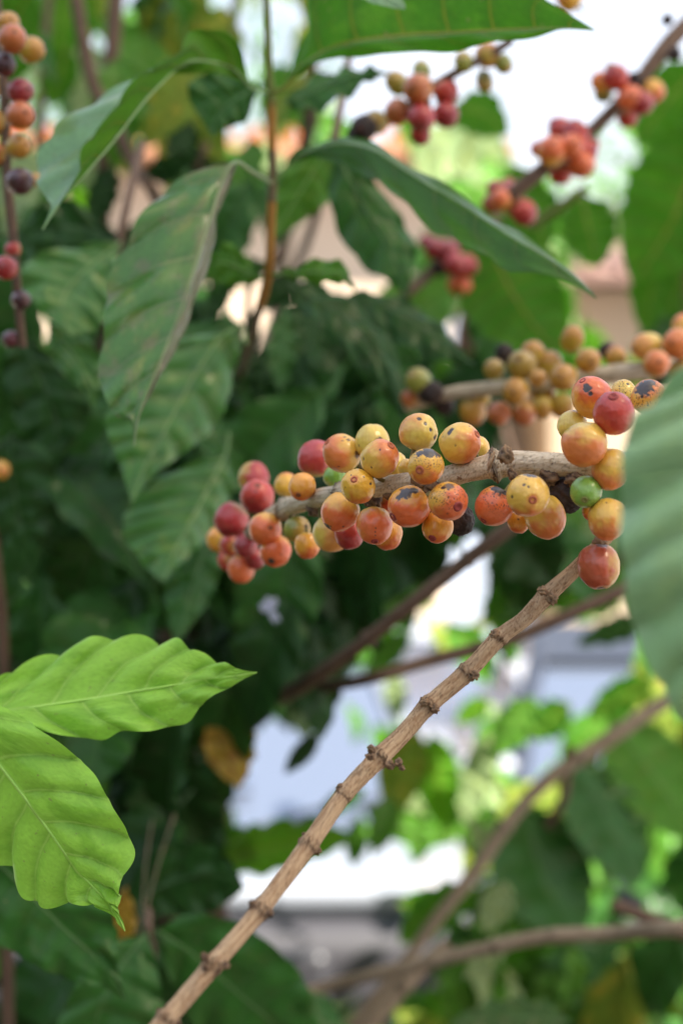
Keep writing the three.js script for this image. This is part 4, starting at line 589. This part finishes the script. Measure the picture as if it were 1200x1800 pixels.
bare('straight brown stem rising at the upper left edge of the leaves', [[208, -50, 1.45, 14], [200, 60, 1.45, 14], [190, 180, 1.45, 14], [182, 330, 1.45, 14], [180, 500, 1.7, 15], [180, 1850, 1.9, 18]], 'brown', [0.3], 28);
bare('upright pinkish twig among the leaves above the lime shoot', [[560, -40, 1.5, 12], [545, 120, 1.5, 13], [540, 240, 1.7, 13], [500, 420, 2.3, 14], [480, 600, 2.6, 14], [400, 1200, 2.0, 16], [380, 1850, 2.0, 18]], 'brown', [0.3], 29);

// ------------------------------------------------------------------ leaves farther back
const R0 = rng(99);
const HOLES = []; const hole = (x, y, r) => HOLES.push([x, y, r]);
for (const h of [[228, 366, 42], [283, 268, 18], [423, 535, 22], [460, 587, 24], [610, 430, 46], [585, 470, 26], [660, 480, 30], [712, 362, 42], [812, 590, 32], [940, 750, 50], [1085, 520, 60], [812, 1028, 44], [690, 1155, 30], [1010, 1150, 98], [930, 1195, 45], [760, 1225, 62], [640, 1220, 26], [472, 1320, 32], [600, 1345, 52], [480, 1400, 62], [440, 1575, 40], [560, 1560, 44], [650, 1575, 50], [745, 1555, 46], [600, 1670, 60], [690, 1640, 50], [915, 1340, 30], [800, 1290, 34]]) hole(...h);
for (const h of [[950, 120, 140], [840, 130, 70], [1010, 60, 90], [900, 210, 30], [640, 180, 40], [790, 190, 30], [1000, 335, 34], [700, 120, 30], [418, 55, 34], [448, 105, 28], [478, 40, 24], [425, 165, 26], [88, 195, 14], [20, 228, 9], [60, 190, 8], [1185, 220, 24], [1120, 60, 40]]) hole(...h);
const DN = V(0, -1, 0);
function fill(name, label, zones, stems, group) {
  const t = thing(name, label, 'coffee shrub', at(...stems[0][0].slice(0, 3)).setY(0)); t.updateMatrixWorld(true);
  for (const s of stems) stem(t, s, 'brown', { radial: 12, step: 0.006, seed: s[0][0] });
  for (const z of zones) {
    const { x, y, d, n, tones, len = [0.11, 0.16], down = 0.8, face = 0.75 } = z;
    for (let i = 0, tries = 0; i < n && tries < n * 12; tries++) {
      const px = lerp(x[0], x[1], R0()), py = lerp(y[0], y[1], R0()), dd = lerp(d[0], d[1], R0()), L = lerp(len[0], len[1], R0());
      const dir = V((R0() - 0.5) * 1.5, -down * (0.4 + 0.8 * R0()), (R0() - 0.4) * 0.9).normalize(), up = V((R0() - 0.5) * 0.9, 0.35 + 0.5 * R0(), face * (0.4 + R0())).normalize();
      const tone = tones[Math.floor(R0() * tones.length)], k = Math.floor(R0() * 7), half = (0.2 * L) / PX(1, dd), c = at(px, py, dd);
      const l2 = V(dir.x, dir.y, 0).multiplyScalar(L / 2 / PX(1, dd)); let bad = false;
      for (const [hx, hy, hr] of HOLES) { for (let q = -1; q <= 1 && !bad; q += 0.25) if (Math.hypot(px + l2.x * q - hx, py - l2.y * q - hy) < hr + half * (1 - q * q * 0.7) * 0.9) bad = true; if (bad) break; }
      if (bad) continue;
      unitLeaf(t, tone, c.addScaledVector(dir, -L / 2), dir, up, L, k); i++;
    }
  }
  return t;
}
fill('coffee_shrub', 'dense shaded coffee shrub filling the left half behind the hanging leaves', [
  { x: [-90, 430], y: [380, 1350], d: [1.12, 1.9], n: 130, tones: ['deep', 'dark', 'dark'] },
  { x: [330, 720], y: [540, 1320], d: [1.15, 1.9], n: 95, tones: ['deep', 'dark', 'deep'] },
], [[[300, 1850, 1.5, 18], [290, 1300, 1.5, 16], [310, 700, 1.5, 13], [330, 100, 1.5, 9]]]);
fill('coffee_shrub', 'taller mottled coffee shrub at upper left behind the curled leaf and pale stems', [
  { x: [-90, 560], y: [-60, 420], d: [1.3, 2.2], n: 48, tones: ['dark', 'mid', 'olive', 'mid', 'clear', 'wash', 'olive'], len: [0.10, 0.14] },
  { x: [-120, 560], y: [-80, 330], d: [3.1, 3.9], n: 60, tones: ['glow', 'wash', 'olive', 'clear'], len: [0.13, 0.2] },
  { x: [-120, 640], y: [260, 1350], d: [2.0, 2.9], n: 140, tones: ['dark', 'deep', 'mid'], len: [0.12, 0.18] },
], [[[80, 1850, 1.7, 18], [90, 1200, 1.7, 15], [60, 500, 1.7, 11], [90, -60, 1.7, 7]], [[350, 1850, 1.8, 16], [380, 1300, 1.9, 13], [520, 900, 1.9, 9], [560, 600, 1.9, 6]]]);
fill('coffee_shrub', 'coffee foliage behind the laden branch in the middle of the picture', [
  { x: [560, 1010], y: [860, 1010], d: [1.25, 2.0], n: 56, tones: ['dark', 'deep', 'mid'] },
  { x: [830, 1010], y: [950, 1090], d: [1.3, 2.0], n: 22, tones: ['dark', 'mid', 'clear'], len: [0.08, 0.12] },
  { x: [560, 900], y: [500, 800], d: [1.2, 1.9], n: 40, tones: ['dark', 'deep', 'mid'] },
  { x: [860, 1120], y: [880, 1090], d: [1.4, 2.0], n: 16, tones: ['mid', 'dark', 'wash'] },
  { x: [560, 900], y: [230, 520], d: [1.6, 2.8], n: 26, tones: ['dark', 'mid', 'clear', 'olive', 'wash'] },
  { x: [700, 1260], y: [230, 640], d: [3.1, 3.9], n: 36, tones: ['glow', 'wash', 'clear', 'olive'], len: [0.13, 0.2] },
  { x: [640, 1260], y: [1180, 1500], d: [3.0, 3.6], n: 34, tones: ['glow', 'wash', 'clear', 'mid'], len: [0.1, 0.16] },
  { x: [840, 1240], y: [200, 640], d: [1.9, 3.2], n: 30, tones: ['mid', 'clear', 'olive', 'wash', 'clear'] },
], [[[1330, 1850, 2.2, 13], [1200, 1050, 2.2, 12], [950, 900, 2.1, 9], [840, 600, 2.0, 6]]]);
fill('coffee_shrub', 'yellow-green coffee leaves spreading across the lower right', [
  { x: [380, 920], y: [1090, 1530], d: [1.7, 2.8], n: 60, tones: ['mid', 'wash', 'clear', 'olive', 'mid'], len: [0.07, 0.13] },
  { x: [540, 1150], y: [960, 1290], d: [1.8, 3.0], n: 40, tones: ['mid', 'clear', 'dark', 'olive'], len: [0.08, 0.14] },
  { x: [880, 1260], y: [1230, 1480], d: [1.8, 2.9], n: 50, tones: ['mid', 'dark', 'mid', 'clear', 'olive'] },
  { x: [820, 1260], y: [1450, 1860], d: [1.8, 2.8], n: 46, tones: ['dark', 'deep', 'mid', 'deep', 'clear'] },
  { x: [560, 1240], y: [1650, 1900], d: [1.6, 2.6], n: 56, tones: ['clear', 'mid', 'olive', 'wash', 'dark', 'mid'] },
], [[[1300, 1850, 2.2, 12], [1280, 1500, 2.2, 11], [1240, 1300, 2.2, 9], [1215, 1150, 2.2, 6]]]);
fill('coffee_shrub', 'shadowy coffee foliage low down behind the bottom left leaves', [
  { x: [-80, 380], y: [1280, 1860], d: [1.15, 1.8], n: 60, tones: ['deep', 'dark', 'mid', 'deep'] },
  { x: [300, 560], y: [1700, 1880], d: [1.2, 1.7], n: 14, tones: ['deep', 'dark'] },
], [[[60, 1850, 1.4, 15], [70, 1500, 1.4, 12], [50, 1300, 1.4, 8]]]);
// single leaves that stand out by their colour or size
function spray(label, rows, kind, leaves) { const m = rows[0], t = thing('leafy_twig', label, 'coffee leaves', at(m[0], m[1], m[2])); stem(t, rows, kind, { radial: 12, step: 0.004, seed: m[0] * 0.01 }); for (const [tone, r, o] of leaves) leaf(t, tone, r, { puff: 0.002, wave: 0.003, flip: -1, nu: 48, nv: 5, ...o }); return t; }
// a plain leaf from base to tip with a half width, all in px at a distance, tilted by z metres across
const plain = (x0, y0, x1, y1, d, hw, bend = 0, z = 0.01, dz = 0) => { const L = Math.hypot(x1 - x0, y1 - y0), tx = (x1 - x0) / L, ty = (y1 - y0) / L, out = []; for (let i = 0; i <= 7; i++) { const u = i / 7, b = bend * 4 * u * (1 - u), w = i === 0 ? 1 : i === 7 ? 0.5 : hw * Math.pow(Math.sin(Math.PI * Math.pow(u, 0.85)), 0.75), x = lerp(x0, x1, u) - ty * b, y = lerp(y0, y1, u) + tx * b; out.push([x, y, d + dz * u, x + ty * w, y - tx * w, z * (w / hw), x - ty * w, y + tx * w, -z * (w / hw)]); } return out; };
spray('large sunlit green leaves hanging against the sky at the right edge', [[1260, 100, 1.5, 9], [1225, 260, 1.5, 9], [1210, 420, 1.52, 8], [1205, 600, 1.55, 8]], 'green', [
  ['clear', plain(1235, 215, 1110, 500, 1.5, 100, -20, 0.02)], ['clear', plain(1240, 110, 1120, 260, 1.55, 55, 10, 0.02)], ['clear', plain(1225, 420, 1170, 560, 1.6, 50, 0, 0.01)], ['dark', plain(1205, 440, 1190, 660, 1.7, 55, 0, 0.01)]]);
spray('translucent green leaf hanging behind the arching leaf', [[1030, 330, 1.3, 8], [960, 380, 1.32, 8], [890, 430, 1.35, 7]], 'green', [
  ['clear', plain(850, 385, 985, 625, 1.3, 90, 20, 0.02)], ['clear', plain(1020, 340, 1050, 470, 1.42, 50, 0, 0.01)], ['dark', plain(870, 440, 860, 650, 1.36, 50, 0, 0.01)], ['clear', plain(900, 320, 960, 440, 1.38, 50, -8, 0.01)]]);
spray('pale yellow-green leaves in sun left of the upper right branch', [[860, 170, 3.1, 5], [830, 240, 3.1, 5], [790, 330, 3.1, 5]], 'green', [
  ['clear', plain(790, 190, 895, 235, 1.65, 42, -14, 0.01)], ['wash', plain(740, 225, 850, 345, 3.1, 62, 0, 0.0)], ['wash', plain(790, 230, 890, 330, 3.2, 60, 0, 0.0)], ['wash', plain(830, 270, 900, 350, 3.3, 50, 0, 0)], ['clear', plain(905, 290, 930, 380, 1.6, 40, 0, 0.01)]]);
spray('small leaves around the stem crossing behind the top of the twig', [[1120, 960, 1.6, 6], [1060, 1010, 1.65, 6], [1000, 1010, 1.7, 5]], 'brown', [['clear', plain(1080, 1008, 925, 1078, 1.7, 32, 6, 0.01)], ['dark', plain(1005, 975, 885, 1095, 1.6, 30, 0, 0.01)], ['mid', plain(1110, 1015, 1010, 1092, 1.9, 28, 0, 0.01)], ['clear', plain(900, 1010, 850, 1100, 1.8, 24, 0, 0.01)]]);
spray('bright leaves beside the beige house at right', [[1190, 380, 1.6, 6], [1150, 420, 1.62, 6], [1130, 440, 1.65, 5]], 'green', [['clear', plain(1185, 400, 1130, 590, 1.65, 44, 8, 0.01)], ['glow', plain(1060, 370, 1030, 470, 1.9, 36, 0, 0.0)], ['dark', plain(1200, 560, 1110, 625, 1.7, 28, 0, 0.01)]]);
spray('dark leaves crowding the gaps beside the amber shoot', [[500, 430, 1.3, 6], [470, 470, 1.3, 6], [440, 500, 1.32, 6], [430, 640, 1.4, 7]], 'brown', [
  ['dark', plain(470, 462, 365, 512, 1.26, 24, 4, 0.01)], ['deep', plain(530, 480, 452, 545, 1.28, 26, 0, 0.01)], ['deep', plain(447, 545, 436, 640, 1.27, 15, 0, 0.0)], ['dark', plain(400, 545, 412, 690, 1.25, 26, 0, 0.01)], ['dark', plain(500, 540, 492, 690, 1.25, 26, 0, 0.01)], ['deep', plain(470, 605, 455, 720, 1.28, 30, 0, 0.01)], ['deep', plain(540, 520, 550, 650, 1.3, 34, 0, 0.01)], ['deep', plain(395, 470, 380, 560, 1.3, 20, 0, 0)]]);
spray('sunny green leaves scattered across the pale cars at lower centre', [[900, 1080, 2.0, 5], [890, 1140, 2.0, 5], [880, 1220, 2.0, 5]], 'brown', [
  ['dark', plain(1160, 1085, 1010, 1135, 1.8, 24, 4, 0.01)], ['clear', plain(1150, 1195, 1030, 1262, 1.9, 34, 0, 0.01)], ['mid', plain(940, 1225, 865, 1330, 1.9, 36, 0, 0.01)], ['clear', plain(880, 1075, 900, 1170, 1.9, 26, 0, 0.01)], ['glow', plain(690, 1050, 650, 1140, 2.0, 30, 0, 0.01)], ['mid', plain(720, 1110, 640, 1190, 2.0, 24, 0, 0.01)], ['wash', plain(690, 1180, 700, 1270, 2.1, 20, 0, 0)], ['glow', plain(860, 1230, 800, 1270, 2.1, 22, 0, 0)], ['clear', plain(1000, 1235, 930, 1300, 2.0, 34, 0, 0.01)], ['mid', plain(840, 1380, 780, 1480, 2.1, 34, 0, 0.01)], ['dark', plain(640, 1385, 560, 1430, 2.1, 18, 0, 0)], ['clear', plain(700, 1590, 800, 1570, 2.0, 24, 4, 0)], ['glow', plain(840, 1560, 700, 1660, 1.7, 30, 0, 0.01)]]);
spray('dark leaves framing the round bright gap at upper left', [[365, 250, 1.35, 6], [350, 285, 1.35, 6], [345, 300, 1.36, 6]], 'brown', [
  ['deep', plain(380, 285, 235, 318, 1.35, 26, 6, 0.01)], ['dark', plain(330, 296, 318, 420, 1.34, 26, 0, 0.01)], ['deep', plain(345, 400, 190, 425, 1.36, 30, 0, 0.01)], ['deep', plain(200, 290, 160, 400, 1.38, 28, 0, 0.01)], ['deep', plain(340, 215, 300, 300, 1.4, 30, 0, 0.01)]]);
spray('mottled yellowing leaves behind the curled leaf at upper left', [[420, -40, 1.6, 8], [400, 120, 1.6, 8], [370, 260, 1.62, 8]], 'green', [
  ['olive', plain(350, -30, 270, 130, 1.6, 55, 10, 0.01)], ['olive', plain(395, 10, 330, 190, 1.65, 60, 0, 0.01)], ['olive', plain(360, 180, 310, 360, 1.6, 62, 0, 0.01)], ['olive', plain(300, 110, 260, 260, 1.7, 50, 0, 0.01)], ['wash', plain(150, 60, 130, 230, 1.7, 30, -14, 0.01)], ['clear', plain(120, 80, 90, 190, 1.65, 32, 0, 0.01)], ['clear', plain(120, -40, 100, 130, 1.8, 60, 0, 0.01)]]);
spray('bright green flat leaf behind the middle of the bare twig', [[300, 1530, 1.6, 8], [350, 1500, 1.6, 7], [390, 1480, 1.6, 6]], 'brown', [
  ['glow', plain(370, 1520, 625, 1470, 1.6, 46, -10, -0.05)], ['clear', plain(385, 1460, 450, 1510, 1.62, 30, 0, -0.03)], ['dark', plain(300, 1400, 385, 1480, 1.62, 30, 0, -0.02)]]);
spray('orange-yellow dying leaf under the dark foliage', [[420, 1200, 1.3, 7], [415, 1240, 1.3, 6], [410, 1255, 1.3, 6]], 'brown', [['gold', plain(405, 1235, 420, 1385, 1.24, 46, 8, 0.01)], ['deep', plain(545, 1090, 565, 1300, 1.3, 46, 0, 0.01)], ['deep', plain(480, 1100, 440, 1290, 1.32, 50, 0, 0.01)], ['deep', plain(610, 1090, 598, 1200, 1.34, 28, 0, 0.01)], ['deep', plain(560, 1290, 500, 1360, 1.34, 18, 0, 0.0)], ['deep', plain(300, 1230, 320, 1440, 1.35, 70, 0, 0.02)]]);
spray('broad dark leaves in the lower right above the horizontal stem', [[1000, 1310, 1.5, 8], [990, 1400, 1.5, 8], [960, 1450, 1.52, 8]], 'brown', [
  ['dark', plain(925, 1420, 1020, 1650, 1.62, 90, 20, 0.02)], ['dark', plain(1000, 1340, 1120, 1560, 1.62, 66, -10, 0.02)], ['mid', plain(1070, 1270, 1220, 1480, 1.65, 72, -10, 0.02)], ['clear', plain(830, 1560, 700, 1650, 1.6, 36, 6, 0.02)], ['olive', plain(720, 1270, 690, 1440, 1.9, 44, 0, 0)], ['glow', plain(760, 1290, 780, 1460, 1.95, 40, 0, 0)], ['wash', plain(860, 1290, 815, 1450, 2.0, 30, 0, 0)], ['mid', plain(640, 1420, 800, 1480, 2.0, 30, 6, 0)], ['wash', plain(890, 1550, 850, 1640, 1.4, 30, 0, 0)], ['wash', plain(900, 1640, 815, 1720, 1.35, 22, 0, 0)], ['pale', plain(1000, 1795, 790, 1800, 1.25, 34, 8, 0.02)]]);
{
  const t = thing('coffee_flower', 'small wilted bluish white flower among the dark leaves', 'flower', at(472, 1066, 1.04)), pm = std(0.55, 0.58, 0.75, 0.7, { transmission: 0.3, thickness: 0 });
  for (const [x1, y1, w] of [[456, 1062, 9], [470, 1048, 9], [486, 1050, 8], [493, 1092, 5], [484, 1096, 5]]) { const g = bladeGeometry(plain(474, 1072, x1, y1, 1.04, w).map((r) => { const p = at(r[0], r[1], r[2]).sub(t.position), l = at(r[3], r[4], r[2]).sub(t.position), q = at(r[6], r[7], r[2]).sub(t.position); return [p.x, p.y, p.z, l.x, l.y, l.z, q.x, q.y, q.z]; }), { nu: 12, nv: 3, puff: 0.0005, wave: 0.001 }); mesh('petal', g, pm, t); }
}

renderer.render(scene, camera);
